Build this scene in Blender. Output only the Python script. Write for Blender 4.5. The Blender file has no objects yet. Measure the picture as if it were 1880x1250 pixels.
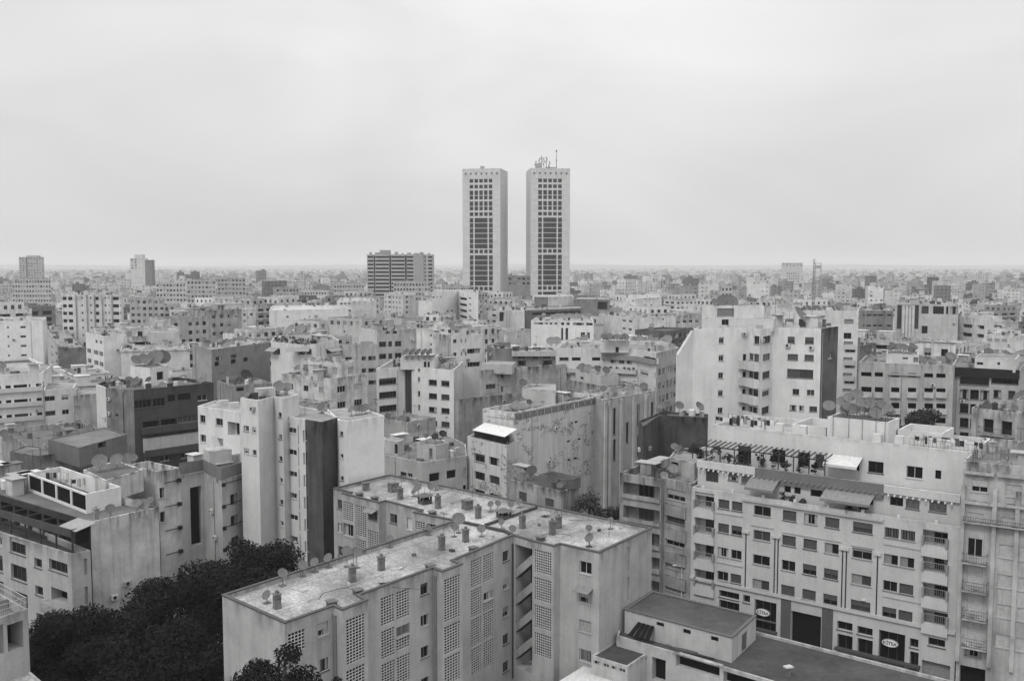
import bpy, math, random
from mathutils import Vector, Matrix
from bisect import bisect
S=bpy.context.scene; COL=S.collection
R=random.Random(11)
H=47.0; F=1774.0; TH=math.atan(138/1774); sn,cs=math.sin(TH),math.cos(TH)
# ---- camera geometry helpers: a photo pixel (1880x1250) and a height give a point on the ground plan
def P(px,py,z):
    u=(px-940)/F; v=(py-625)/F
    k=(z-H)/-(sn+v*cs); return (u*k,(cs-v*sn)*k)
def proj(x,y,z):
    f=y*cs+(H-z)*sn; r=-y*sn+(H-z)*cs
    return (940+F*x/f, 625+F*r/f)
# ---- materials
def nd(nt,t,**k):
    n=nt.nodes.new(t)
    for a,b in k.items():
        if a.startswith('i_'): n.inputs[int(a[2:]) if a[2:].isdigit() else a[2:]].default_value=b
        else: setattr(n,a,b)
    return n
def mix(nt,bt,fac,a,b):
    m=nt.nodes.new('ShaderNodeMix'); m.data_type='RGBA'; m.blend_type=bt
    if isinstance(fac,(int,float)): m.inputs[0].default_value=fac
    else: nt.links.new(fac,m.inputs[0])
    for i,s in ((6,a),(7,b)):
        if isinstance(s,(int,float)): m.inputs[i].default_value=(s,s,s,1)
        else: nt.links.new(s,m.inputs[i])
    return m.outputs[2]
def ramp(nt,src,p0,v0,p1,v1):
    r=nt.nodes.new('ShaderNodeMapRange'); nt.links.new(src,r.inputs[0])
    for i,x in enumerate((p0,p1,v0,v1)): r.inputs[i+1].default_value=x
    r.clamp=True; return r.outputs[0]
def noise(nt,vec,scale,det=3,rough=.55,sc=(1,1,1)):
    mp=nt.nodes.new('ShaderNodeMapping'); mp.inputs['Scale'].default_value=sc
    nt.links.new(vec,mp.inputs[0]); n=nt.nodes.new('ShaderNodeTexNoise')
    n.inputs['Scale'].default_value=scale; n.inputs['Detail'].default_value=det; n.inputs['Roughness'].default_value=rough
    nt.links.new(mp.outputs[0],n.inputs['Vector']); return n.outputs[0]
def mat(name,kind='flat',rough=.85,base=None,spec=.2,metal=0.,dirt=1.):
    m=bpy.data.materials.new(name); m.use_nodes=True; nt=m.node_tree; nt.nodes.clear()
    out=nd(nt,'ShaderNodeOutputMaterial'); bs=nd(nt,'ShaderNodeBsdfPrincipled'); nt.links.new(bs.outputs[0],out.inputs[0])
    bs.inputs['Roughness'].default_value=rough; bs.inputs['Metallic'].default_value=metal
    bs.inputs['Specular IOR Level'].default_value=spec
    oi=nd(nt,'ShaderNodeObjectInfo'); geo=nd(nt,'ShaderNodeNewGeometry'); pos=geo.outputs['Position']
    if base is None: c=oi.outputs['Color']
    else:
        g=nd(nt,'ShaderNodeRGB'); g.outputs[0].default_value=(base,base,base,1); c=g.outputs[0]
    if kind=='wall':
        st=ramp(nt,noise(nt,pos,1.3,5,.65,(1,1,.06)),.47,1.0,.75,1-.21*dirt)      # rain streaks
        bl=ramp(nt,noise(nt,pos,.35,4,.6),.35,1.03,.72,1-.24*dirt)              # large blotches
        fi=ramp(nt,noise(nt,pos,5,3,.6),.3,.93,.7,1.05)
        c=mix(nt,'MULTIPLY',1.,c,st); c=mix(nt,'MULTIPLY',1.,c,bl); c=mix(nt,'MULTIPLY',1.,c,fi)
        tc=nd(nt,'ShaderNodeTexCoord'); sx=nd(nt,'ShaderNodeSeparateXYZ'); nt.links.new(tc.outputs['Generated'],sx.inputs[0])
        top=ramp(nt,sx.outputs[2],.90,0.,1.0,1.)
        n2=ramp(nt,noise(nt,pos,.9,4,.65,(1,1,.25)),.45,0.,.62,1.)
        mm=nd(nt,'ShaderNodeMath',operation='MULTIPLY'); nt.links.new(top,mm.inputs[0]); nt.links.new(n2,mm.inputs[1])
        dk=ramp(nt,mm.outputs[0],0.,1.,1.,1-.45*dirt); c=mix(nt,'MULTIPLY',1.,c,dk)
    elif kind=='peel':
        a=ramp(nt,noise(nt,pos,.2,7,.72,(1,1,1.7)),.52,0.,.545,1.); b=ramp(nt,noise(nt,pos,2.2,5,.7),.45,0.,.55,1.)
        mm=nd(nt,'ShaderNodeMath',operation='MULTIPLY'); nt.links.new(a,mm.inputs[0]); nt.links.new(b,mm.inputs[1])
        c=mix(nt,'MIX',mm.outputs[0],c,.25)
        c=mix(nt,'MULTIPLY',1.,c,ramp(nt,noise(nt,pos,1.2,4,.6,(1,1,.08)),.4,1.,.75,.7))
    elif kind=='roof':
        a=ramp(nt,noise(nt,pos,.22,5,.65),.35,1.18,.68,.62); b=ramp(nt,noise(nt,pos,1.7,4,.6),.3,1.12,.7,.82)
        f=ramp(nt,noise(nt,pos,9,2,.6),.3,1.06,.7,.93)
        c=mix(nt,'MULTIPLY',1.,c,a); c=mix(nt,'MULTIPLY',1.,c,b); c=mix(nt,'MULTIPLY',1.,c,f)
    elif kind=='roof2':   # whitewashed felt: pale scuffs over grey, joints between the sheets
        a=ramp(nt,noise(nt,pos,.22,9,.8,(1,.6,1)),.43,0.,.62,1.); c=mix(nt,'MIX',a,c,mix(nt,'MULTIPLY',1.,c,1.9))
        n=noise(nt,pos,3.5,4,.65); c=mix(nt,'MULTIPLY',1.,c,ramp(nt,n,.34,1.15,.66,.62)); c=mix(nt,'MULTIPLY',1.,c,ramp(nt,noise(nt,pos,.12,4,.6),.4,1.08,.62,.66))
        br=nd(nt,'ShaderNodeTexBrick'); mp=nd(nt,'ShaderNodeMapping'); mp.inputs['Rotation'].default_value=(0,0,math.radians(-53)); nt.links.new(pos,mp.inputs[0]); nt.links.new(mp.outputs[0],br.inputs[0])
        br.inputs['Color1'].default_value=(1,1,1,1); br.inputs['Color2'].default_value=(.93,.93,.93,1); br.inputs['Mortar'].default_value=(.62,.62,.62,1)
        for k,v in (('Scale',1),('Brick Width',9.5),('Row Height',4.3),('Mortar Size',.06)): br.inputs[k].default_value=v
        c=mix(nt,'MULTIPLY',1.,c,br.outputs[0])
    elif kind=='brick':
        br=nd(nt,'ShaderNodeTexBrick'); tc=nd(nt,'ShaderNodeTexCoord'); nt.links.new(tc.outputs['Object'],br.inputs[0])
        for k,v in (('Scale',1),('Brick Width',.5),('Row Height',.16),('Mortar Size',.02)): br.inputs[k].default_value=v
        br.inputs['Color1'].default_value=(1,1,1,1); br.inputs['Color2'].default_value=(.7,.7,.7,1); br.inputs['Mortar'].default_value=(.6,.6,.6,1)
        c=mix(nt,'MULTIPLY',1.,c,br.outputs[0]); c=mix(nt,'MULTIPLY',1.,c,ramp(nt,noise(nt,pos,2.5,4,.7),.3,1.3,.7,.5))
    elif kind=='leaf':
        n=noise(nt,pos,.9,3,.6); n2=noise(nt,pos,6,2,.6)
        c=mix(nt,'MULTIPLY',1.,c,ramp(nt,n,.3,.6,.7,1.5)); c=mix(nt,'MULTIPLY',1.,c,ramp(nt,n2,.3,.7,.7,1.35))
    elif kind=='city':    # far blocks: real colour per block in an attribute, windows as dark openings
        at=nd(nt,'ShaderNodeAttribute',attribute_name='tone'); c=at.outputs['Color']
        uv=nd(nt,'ShaderNodeUVMap',uv_map='uv'); br=nd(nt,'ShaderNodeTexBrick'); br.offset=0.; nt.links.new(uv.outputs[0],br.inputs[0])
        for k,v in (('Scale',1),('Brick Width',3.2),('Row Height',3.0),('Mortar Size',.85),('Mortar Smooth',.0)): br.inputs[k].default_value=v
        br.inputs['Color1'].default_value=(.22,.22,.22,1); br.inputs['Color2'].default_value=(.75,.75,.75,1); br.inputs['Mortar'].default_value=(1,1,1,1)
        n=noise(nt,uv.outputs[0],.09,1,.5); msk=ramp(nt,n,.46,0.,.47,1.)
        c=mix(nt,'MIX',msk,c,mix(nt,'MULTIPLY',1.,c,br.outputs[0]))
        c=mix(nt,'MULTIPLY',1.,c,ramp(nt,noise(nt,pos,.25,4,.65),.3,1.1,.72,.72))
    elif kind=='cityroof':
        at=nd(nt,'ShaderNodeAttribute',attribute_name='tone'); c=at.outputs['Color']
        c=mix(nt,'MULTIPLY',1.,c,ramp(nt,noise(nt,pos,.35,5,.7),.3,1.1,.7,.45))
    elif kind=='ground':
        c=mix(nt,'MULTIPLY',1.,c,ramp(nt,noise(nt,pos,.05,6,.7),.35,.7,.65,1.5)); c=mix(nt,'MULTIPLY',1.,c,ramp(nt,noise(nt,pos,2,4,.6),.3,.85,.7,1.1))
    elif kind=='fine':
        c=mix(nt,'MULTIPLY',1.,c,ramp(nt,noise(nt,pos,3,4,.65),.3,1.12,.7,.8))
    nt.links.new(c,bs.inputs['Base Color'])
    if kind in('wall','peel','roof','roof2'):
        bp=nd(nt,'ShaderNodeBump'); bp.inputs['Strength'].default_value=.25; bp.inputs['Distance'].default_value=.05
        nt.links.new(noise(nt,pos,6,3,.6),bp.inputs['Height']); nt.links.new(bp.outputs[0],bs.inputs['Normal'])
    return m
MW=mat('painted_plaster','wall',.9); MWC=mat('clean_plaster','wall',.9,dirt=.55); MWO=mat('weathered_plaster','wall',.93,dirt=1.9); MPEEL=mat('peeling_plaster','peel',.93)
MROOF=mat('roof_felt','roof',.9); MROOF2=mat('whitewashed_roof','roof2',.85)
MGLS=mat('window_glass','flat',.3,.010,.10); MFR=mat('window_frame','flat',.6); MGL2=mat('grey_glass','flat',.2,.05,.25); MCUR=mat('curtain','fine',.9,.38); MSH=mat('roller_shutter','fine',.7)
MFL=mat('paint','fine',.7); MMET=mat('metal','fine',.5,metal=.0,spec=.3); MBR=mat('old_brick','brick',.95)
MLEAF=mat('leaves','leaf',.8); MBARK=mat('bark','fine',.95,.07); MCITY=mat('far_walls','city',.9); MCR=mat('far_roofs','cityroof',.95)
MGR=mat('ground_dust','ground',.95,.16); MINT=mat('opening_shade','fine',.95,.012,.05)  # MINT: near-black colour painted in for the shade inside openings
# ---- mesh builder
class MB:
    def __init__(s): s.v=[];s.f=[];s.m=[];s.mats=[]
    def mi(s,m):
        if m not in s.mats: s.mats.append(m)
        return s.mats.index(m)
    def poly(s,pts,m): 
        i=len(s.v); s.v+=[tuple(p) for p in pts]; s.f.append(tuple(range(i,i+len(pts)))); s.m.append(s.mi(m))
    def box(s,x0,x1,y0,y1,z0,z1,m,M=None):
        c=[(x,y,z) for z in(z0,z1) for x,y in((x0,y0),(x1,y0),(x1,y1),(x0,y1))]
        if M: c=[tuple(M@Vector(p)) for p in c]
        i=len(s.v); s.v+=c; k=s.mi(m)
        for f in((0,3,2,1),(4,5,6,7),(0,1,5,4),(1,2,6,5),(2,3,7,6),(3,0,4,7)): s.f.append(tuple(i+j for j in f)); s.m.append(k)
    def prism(s,base,top,m,caps=True):
        i=len(s.v); n=len(base); s.v+=[tuple(p) for p in base]+[tuple(p) for p in top]; k=s.mi(m)
        for j in range(n): q=(j+1)%n; s.f.append((i+j,i+q,i+n+q,i+n+j)); s.m.append(k)
        if caps: s.f.append(tuple(i+j for j in reversed(range(n)))); s.f.append(tuple(i+n+j for j in range(n))); s.m+=[k,k]
    def tube(s,a,b,r0,r1,m,n=6):
        a,b=Vector(a),Vector(b); d=(b-a).normalized(); u=d.orthogonal().normalized(); w=d.cross(u)
        rg=lambda c,r:[c+r*(math.cos(t)*u+math.sin(t)*w) for t in[2*math.pi*j/n for j in range(n)]]
        s.prism(rg(a,r0),rg(b,r1),m)
    def mesh(s,name):
        me=bpy.data.meshes.new(name); me.from_pydata(s.v,[],s.f)
        for m in s.mats: me.materials.append(m)
        me.polygons.foreach_set('material_index',s.m); me.update(); return me
def link(name,me,parent=None,loc=(0,0,0),rz=0.,col=None,M=None):
    o=bpy.data.objects.new(name,me); COL.objects.link(o)
    if parent is not None: o.parent=parent
    if M is not None: o.matrix_local=M
    else: o.location=loc; o.rotation_euler=(0,0,rz)
    if col is not None: o.color=(col,col,col,1) if isinstance(col,(int,float)) else col
    return o
USED={}
def tag(o,label,cat,group=None):
    w=label.split()
    if not 4<=len(w)<=16: print('LABELLEN',len(w),label)
    if label in USED: print('LABELDUP',label)
    USED[label]=1
    o['label']=label; o['category']=cat
    if group: o['group']=group
def thing(name,label,cat,loc=(0,0,0),rz=0,group=None):
    o=link(name,None,None,loc,rz); tag(o,label,cat,group); o.empty_display_size=.5; return o
# ---- window meshes (x along the wall, z up, outward = -y, y=0 is the pane plane)
WC={}
def wmesh(w,h,st,dep,near,v=0):
    w=round(w,1) if not near else round(w,2); h=round(h,1) if not near else round(h,2)
    v=v if st in('g','gg','p','G') else 0
    key=(w,h,st,dep,near,v)
    if key in WC: return WC[key]
    b=MB(); g=MB(); t=.06 if near else .08
    if st in('g','gg','b','p','G'):
        b.box(0,w,-t,0,0,t,MFR); b.box(0,w,-t,0,h-t,h,MFR); b.box(0,t,-t,0,t,h-t,MFR); b.box(w-t,w,-t,0,t,h-t,MFR)
        n=2 if w<2.2 else 3 if w<3.2 else max(3,round(w/.9))
        if w>.8 or st=='gg':
            for i in range(1,n): b.box(w*i/n-.03,w*i/n+.03,-.05,.0,t,h-t,MFR)
        if st=='b':
            k=int(w/.16)
            for i in range(1,k): b.box(w*i/k-.015,w*i/k+.015,-dep+.02,-dep+.05,0,h,MFR)
        if st=='p': b.box(t,w-t,-.12,-.07,h*.45,h-t,MSH)          # half-lowered roller shutter
        if st=='G': b.box(t,w*.5,-.03,.0,t,h-t,MSH)               # curtain in half of the window
        (g if near else b).poly([(0,-.012,0),(w,-.012,0),(w,-.012,h),(0,-.012,h)],MGL2 if v==2 else MGLS)
        if v==3: b.box(w*.62,w-t,-.035,-.015,t,h-t,MCUR)
        if v==4: b.box(t,w-t,-.10,-.07,h*.72,h-t,MSH)
        if v==5: b.box(t,w*.3,-.035,-.015,t,h-t,MCUR); b.box(w*.75,w-t,-.035,-.015,t,h-t,MCUR)
        if near and st!='gg': b.box(-.08,w+.08,-dep-.08,-t,-.09,-.003,MFR)
    elif st=='s':
        n=max(4,int(h/.22))
        for i in range(n): b.box(0,w,-.05,0,h*i/n,h*(i+1)/n-.02,MSH)
        b.poly([(0,-.005,0),(w,-.005,0),(w,-.005,h),(0,-.005,h)],MSH)
        if near: b.box(-.08,w+.08,-dep-.08,-.06,-.09,-.003,MFR)
    elif st in('l','L'):
        cx=.36 if st=='l' else .30; cz=.27 if st=='l' else .26
        nx=max(2,round(w/cx)); nz=max(2,round(h/cz)); y0,y1=-dep+.02,-dep+.08
        for i in range(nx+1): x=w*i/nx; b.box(max(0,x-.028),min(w,x+.028),y0,y1,0,h,MSH)
        for i in range(nz+1): z=h*i/nz; b.box(.001,w-.001,y0+.01,y1-.01,max(0,z-.035),min(h,z+.035),MSH)
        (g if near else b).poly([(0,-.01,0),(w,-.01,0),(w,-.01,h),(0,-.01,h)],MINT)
    elif st=='d':   # dark opening: flat near-black sheet, the shade inside painted by its colour
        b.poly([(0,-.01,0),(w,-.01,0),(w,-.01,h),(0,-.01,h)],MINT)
    r=(b.mesh('window'),g.mesh('pane') if g.v else None); WC[key]=r; return r
NEARD=175
def put_window(root,face,u,z,w,h,st,dep,near,fc=None,sc=None):
    P0,d,n=face; pos=(P0[0]+d[0]*u-n[0]*dep,P0[1]+d[1]*u-n[1]*dep,z); rz=math.atan2(d[1],d[0])
    pl=st=='w'; st='g' if pl else st
    me,pane=wmesh(w,h,st,dep,near,0 if pl else R.choice([0,0,0,0,1,2,2,3,4,5]) if st!='gg' else R.choice([0,2,3]))
    if fc is None and st not in 'lL': fc=R.choice([.08,.25,.4,.5,.15])
    nm={'s':'shutter','l':'lattice_screen','L':'lattice_screen','d':'doorway'}.get(st,'window')
    o=link(nm,me,root,pos,rz,fc if fc is not None else (.55 if st in 'lL' else .3))
    if st in 'sp': v=sc if sc is not None else R.uniform(.2,.45); o.color=(v,v,v,1)
    if not near:
        rw,rh=round(w,1),round(h,1); o.scale=(w/rw,1,h/rh) if rw>0 and rh>0 else (1,1,1)
    if pane: link('interior' if st in 'lL' else 'pane',pane,o)
    return o
class B:
    def __init__(s,name,label,cat='apartment block',pts=None,z=20.,ph=.9,col=.5,rcol=None,mat=None,rmat=None,M=None,ang=40.,xl=None,xr=None,wl=12.,wr=12.,poly=None,z0=0.,short=None,near=None,vis=None,tags=True,group=None,sub=None):
        s.name=name; s.z=z; s.ph=ph; s.col=col; s.rcol=rcol if rcol is not None else .30; s.mat=mat or MW; s.rmat=rmat or MROOF; s.z0=z0; s.label=label
        if pts: s.poly=[P(a,b,z) for a,b in pts]
        elif poly: s.poly=[tuple(p) for p in poly]
        else:
            m=P(M[0],M[1],z); a=math.radians(ang); dr=(math.sin(a),math.cos(a)); dl=(-math.cos(a),math.sin(a))
            def ln(dd,px,w):
                if px is None: return w
                u=(px-940)/F; return (u*(m[1]*cs+(H-z)*sn)-m[0])/(dd[0]-u*dd[1]*cs)
            tr=ln(dr,xr,wr); tl=ln(dl,xl,wl)
            s.poly=[m,(m[0]+dr[0]*tr,m[1]+dr[1]*tr),(m[0]+dr[0]*tr+dl[0]*tl,m[1]+dr[1]*tr+dl[1]*tl),(m[0]+dl[0]*tl,m[1]+dl[1]*tl)]
        n=len(s.poly); s.F=[]
        for i in range(n):
            a,b=s.poly[i],s.poly[(i+1)%n]; L=math.hypot(b[0]-a[0],b[1]-a[1]); d=((b[0]-a[0])/L,(b[1]-a[1])/L); s.F.append((a,d,(d[1],-d[0]),L))
        s.op=[[] for _ in s.F]; s.cx=sum(p[0] for p in s.poly)/n; s.cy=sum(p[1] for p in s.poly)/n
        s.near=near if near is not None else s.cy<NEARD
        s.sub=sub; s.fm={}
        if sub: s.root=link(name,None,sub.root,(s.cx-sub.cx,s.cy-sub.cy,z0-sub.z0)); s.short=short or sub.short
        else: s.root=link(name,None,None,(s.cx,s.cy,z0)); s.short=short; tags and tag(s.root,label,cat,group)
        s.root.empty_display_size=1
        s.ch=[]; s.vis=vis; HEROES.append(s)
    def loc(s,x,y): return (x-s.cx,y-s.cy)
    def uz(s,i,px,py):
        a,d,n,L=s.F[i]; D=((px-940)/F,cs-(py-625)/F*sn,-(sn+(py-625)/F*cs))
        k=(a[0]*n[0]+a[1]*n[1])/(D[0]*n[0]+D[1]*n[1]); x,y=D[0]*k,D[1]*k
        return ((x-a[0])*d[0]+(y-a[1])*d[1],H+D[2]*k)
    def ux(s,i,px,z):
        a,d,n,L=s.F[i]; u=(px-940)/F; return (u*(a[1]*cs+(H-z)*sn)-a[0])/(d[0]-u*d[1]*cs)
    def row(s,i,x,y0,y1,xs,n=1,dz=3.,st='g',dep=.22,skip=(),fc=None,sc=None):
        z1=s.uz(i,x,y0)[1]; z0=s.uz(i,x,y1)[1]; zc=(z0+z1)/2
        for r in range(n):
            for k,(a,b) in enumerate(xs):
                if (r,k) in skip: continue
                ua,ub=s.ux(i,a,zc),s.ux(i,b,zc)
                q=st if isinstance(st,str) and len(st)<=2 else R.choice(st)
                if isinstance(st,list) and isinstance(st[0],(list,tuple,str)) and len(st)==n and not isinstance(st[0],str): q=st[r][k]
                s.hole(i,ua,ub,z0-dz*r,z1-dz*r,q,dep,fc,sc)
    def hole(s,i,u0,u1,z0,z1,st,dep=.22,fc=None,sc=None,kids=None):
        L=s.F[i][3]; u0=max(.06,u0); u1=min(L-.06,u1); z0=max(s.z0+.05,z0); z1=min(s.z-.12,z1)
        if u1-u0<.15 or z1-z0<.15: return
        for h in s.op[i]:
            if u0<h[1]+.02 and h[0]<u1+.02 and z0<h[3]+.02 and h[2]<z1+.02: return
        s.op[i].append((u0,u1,z0,z1,st,dep,fc,sc))
    def rows(s,i,u0,u1,nc,w,z1,h,n,dz=3.,st='ggspb',dep=.2,skipp=0.):
        for c in range(nc):
            uc=u0+(u1-u0)*(c+.5)/nc
            col=R.random()
            for r in range(n):
                if R.random()<skipp: continue
                s.hole(i,uc-w/2,uc+w/2,z1-h-dz*r,z1-dz*r,R.choice(st),dep)
    def add(s,name,i,u0,u1,z0,z1,o0,o1,col=None,m=None,parent=None,solid=None):
        a,d,n,L=s.F[i]; b=MB(); bx=s.cx; by=s.cy
        def q(u,o,z): return (a[0]+d[0]*u+n[0]*o-bx,a[1]+d[1]*u+n[1]*o-by,z-s.z0)
        base=[q(u0,o1,z0),q(u1,o1,z0),q(u1,o0,z0),q(u0,o0,z0)]; top=[(p[0],p[1],z1-s.z0) for p in base]
        b.prism(base,top,m or s.mat); o=link(name,b.mesh(name),parent or s.root,col=s.col if col is None else col); s.ch.append(o); return o
    def addpx(s,name,i,x0,x1,y,y0,y1,o0,o1,col=None,m=None):
        z1=s.uz(i,x0,y0)[1]; z0=s.uz(i,x0,y1)[1]
        return s.add(name,i,s.ux(i,x0,z1),s.ux(i,x1,z1),z0,z1,o0,o1,col,m)
    def quad(s,name,i,pts,th,col,m=None):   # sloping slab: pts are (u,out,z) corners
        a,d,n,L=s.F[i]; b=MB(); q=lambda u,o,z:(a[0]+d[0]*u+n[0]*o-s.cx,a[1]+d[1]*u+n[1]*o-s.cy,z-s.z0)
        b.prism([q(u,o,z-th) for u,o,z in pts],[q(*p) for p in pts],m or MFL); return link(name,b.mesh(name),s.root,col=col)
    def balc(s,i,u0,u1,z,out=1.1,h=1.0,rail=False,col=None,rc=.06):
        o=s.add('balcony',i,u0,u1,z-.15,z,.004,out,col)
        a,d,n,L=s.F[i]; b=MB(); q=lambda u,oo,zz:(a[0]+d[0]*u+n[0]*oo-s.cx,a[1]+d[1]*u+n[1]*oo-s.cy,zz-s.z0)
        def bar(ua,ub,oa,ob,za,zb,m): b.prism([q(ua,ob,za),q(ub,ob,za),q(ub,oa,za),q(ua,oa,za)],[q(ua,ob,zb),q(ub,ob,zb),q(ub,oa,zb),q(ua,oa,zb)],m)
        if rail:
            m=MMET; t=.04
            for zz in(z+.12,z+h): bar(u0,u1,out-t,out,zz-.04,zz,m); bar(u0,u0+t,.01,out-t,zz-.04,zz,m); bar(u1-t,u1,.01,out-t,zz-.04,zz,m)
            k=max(3,int((u1-u0)/.22))
            for j in range(k+1):
                uu=u0+(u1-u0-.03)*j/k; bar(uu,uu+.03,out-.035,out-.005,z+.004,z+h-.04,m)
            r=link('railing',b.mesh('railing'),o,col=rc)
        else:
            t=.12; bar(u0,u1,out-t,out,z+.003,z+h,s.mat); bar(u0,u0+t,.004,out-t,z+.003,z+h,s.mat); bar(u1-t,u1,.004,out-t,z+.003,z+h,s.mat)
            r=link('balustrade',b.mesh('balustrade'),o,col=s.col if col is None else col)
        return o
    def W(s,i,u,o): a,d,n,L=s.F[i]; return (a[0]+d[0]*u+n[0]*o,a[1]+d[1]*u+n[1]*o)
    def box(s,name,x,y,w,l,z0,z1,rz=0,col=None,m=None,parent=None):
        b=MB(); b.box(-w/2,w/2,-l/2,l/2,0,z1-z0,m or s.mat); X,Y=s.loc(x,y)
        o=link(name,b.mesh(name),s.root if parent is None else parent,(X,Y,z0-s.z0) if parent is None else (x,y,z0),rz,s.col if col is None else col); return o
    def hut(s,x,y,w,l,h,rz=None,col=None,door=True):
        zr=s.z-s.ph; a,d,n,L=s.F[0]; rz=math.atan2(d[1],d[0]) if rz is None else rz
        b=MB(); b.box(-w/2,w/2,-l/2,l/2,0,h,s.mat); b.box(-w/2-.12,w/2+.12,-l/2-.12,l/2+.12,h+.003,h+.16,MROOF)
        X,Y=s.loc(x,y); o=link('stair_hut',b.mesh('stair_hut'),s.root,(X,Y,zr-s.z0),rz,s.col if col is None else col)
        if door:
            b=MB(); dx=R.uniform(-w*.2,w*.2); b.box(dx-.45,dx+.45,-l/2-.05,-l/2-.003,.05,2.05,MFL); link('door',b.mesh('door'),o,col=.05)
            if w>3: b=MB(); b.box(-w/2+.3,-w/2+.9,-l/2-.04,-l/2-.003,1.2,1.8,MINT); link('vent_window',b.mesh('vent_window'),o)
        return o
    def inset(s,t):
        n=len(s.poly); r=[]
        for i in range(n):
            a,d0,n0,_=s.F[i-1]; b,d1,n1,_=s.F[i]
            k=1+n0[0]*n1[0]+n0[1]*n1[1]; k=max(k,.3)
            r.append((b[0]-t*(n0[0]+n1[0])/k,b[1]-t*(n0[1]+n1[1])/k))
        return r
    def build(s,coping=None,roofname='roof'):
        cx,cy,z0=s.cx,s.cy,s.z0; zt=s.z; t=.22; ins=s.inset(t); zr=zt-s.ph; bs={}; s0=s.mat
        for i,(a,d,n,L) in enumerate(s.F):
            fk=s.fm.get(i,(s.col,s0)); b=bs.setdefault(fk,MB()); s.mat=fk[1]
            ops=s.op[i]; us=sorted({0.,L}|{o[0] for o in ops}|{o[1] for o in ops}); zs=sorted({z0,zt}|{o[2] for o in ops}|{o[3] for o in ops})
            q=lambda u,z,o=0.:(a[0]+d[0]*u-n[0]*o-cx,a[1]+d[1]*u-n[1]*o-cy,z-z0)
            nu,nz=len(us),len(zs); bad=set()
            for o in ops:
                i0,i1=us.index(o[0]),us.index(o[1]); j0,j1=zs.index(o[2]),zs.index(o[3])
                for ii in range(i0,i1):
                    for jj in range(j0,j1): bad.add((ii,jj))
            vid={}; k=b.mi(s.mat)
            def V(ii,jj):
                if (ii,jj) not in vid: vid[(ii,jj)]=len(b.v); b.v.append(q(us[ii],zs[jj]))
                return vid[(ii,jj)]
            for ii in range(nu-1):
                jj=0
                while jj<nz-1:
                    if (ii,jj) in bad: jj+=1; continue
                    b.f.append((V(ii,jj),V(ii+1,jj),V(ii+1,jj+1),V(ii,jj+1))); b.m.append(k); jj+=1
            for (u0,u1,za,zb,st,dep,fc,sc) in ops:
                for p0,p1 in (((u0,za),(u1,za)),((u1,za),(u1,zb)),((u1,zb),(u0,zb)),((u0,zb),(u0,za))):
                    b.poly([q(*p0),q(*p1),q(p1[0],p1[1],dep),q(p0[0],p0[1],dep)],s.mat)
                if st in('o','O'):   # loggia: plastered back wall with a door and window in it
                    b.poly([q(u0,za,dep),q(u1,za,dep),q(u1,zb,dep),q(u0,zb,dep)],s.mat)
                    w=u1-u0; hh=min(2.15,zb-za-.15); dw=min(w*.62,2.2); off=w*.34 if st=='O' else (w-dw)/2
                    if w>1.: put_window(s.root,((a[0]-cx,a[1]-cy),d,n),u0+min(off,w-dw-.05),za-z0+.05,dw,hh,'gg',dep-.03,s.near,.12)
                elif st=='k': b.poly([q(u0,za,dep),q(u1,za,dep),q(u1,zb,dep),q(u0,zb,dep)],s.mat)
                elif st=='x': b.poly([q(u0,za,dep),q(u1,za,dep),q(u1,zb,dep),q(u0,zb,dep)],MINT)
                else: put_window(s.root,((a[0]-cx,a[1]-cy),d,n),u0,za-z0,u1-u0,zb-za,st,dep,s.near,fc,sc)
            j=(i+1)%len(s.F); A,Bq=s.poly[i],s.poly[j]; a2,b2=ins[i],ins[j]
            W=lambda p,z:(p[0]-cx,p[1]-cy,z-z0)
            b.poly([W(A,zt),W(Bq,zt),W(b2,zt),W(a2,zt)],s.mat); b.poly([W(b2,zr),W(a2,zr),W(a2,zt),W(b2,zt)],s.mat)
        s.mat=s0
        for (c,_),b in bs.items(): link('wall',b.mesh('wall'),s.root,col=c)
        b=MB(); b.poly([(p[0]-cx,p[1]-cy,zr-z0) for p in ins],s.rmat); link(roofname,b.mesh('roof'),s.root,col=s.rcol)
        if coping is not None:
            b=MB(); ou=[]; t2=.07
            n=len(s.poly)
            ou=s.inset(-t2); inn=s.inset(t+.06)
            for i in range(n):
                j=(i+1)%n; W=lambda p,z:(p[0]-cx,p[1]-cy,z-z0)
                b.prism([W(ou[i],zt+.003),W(ou[j],zt+.003),W(inn[j],zt+.003),W(inn[i],zt+.003)],[W(ou[i],zt+.13),W(ou[j],zt+.13),W(inn[j],zt+.13),W(inn[i],zt+.13)],MFL)
            link('coping',b.mesh('coping'),s.root,col=coping)
        return s
HEROES=[]; DISH=[]; ANT=[]
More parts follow.
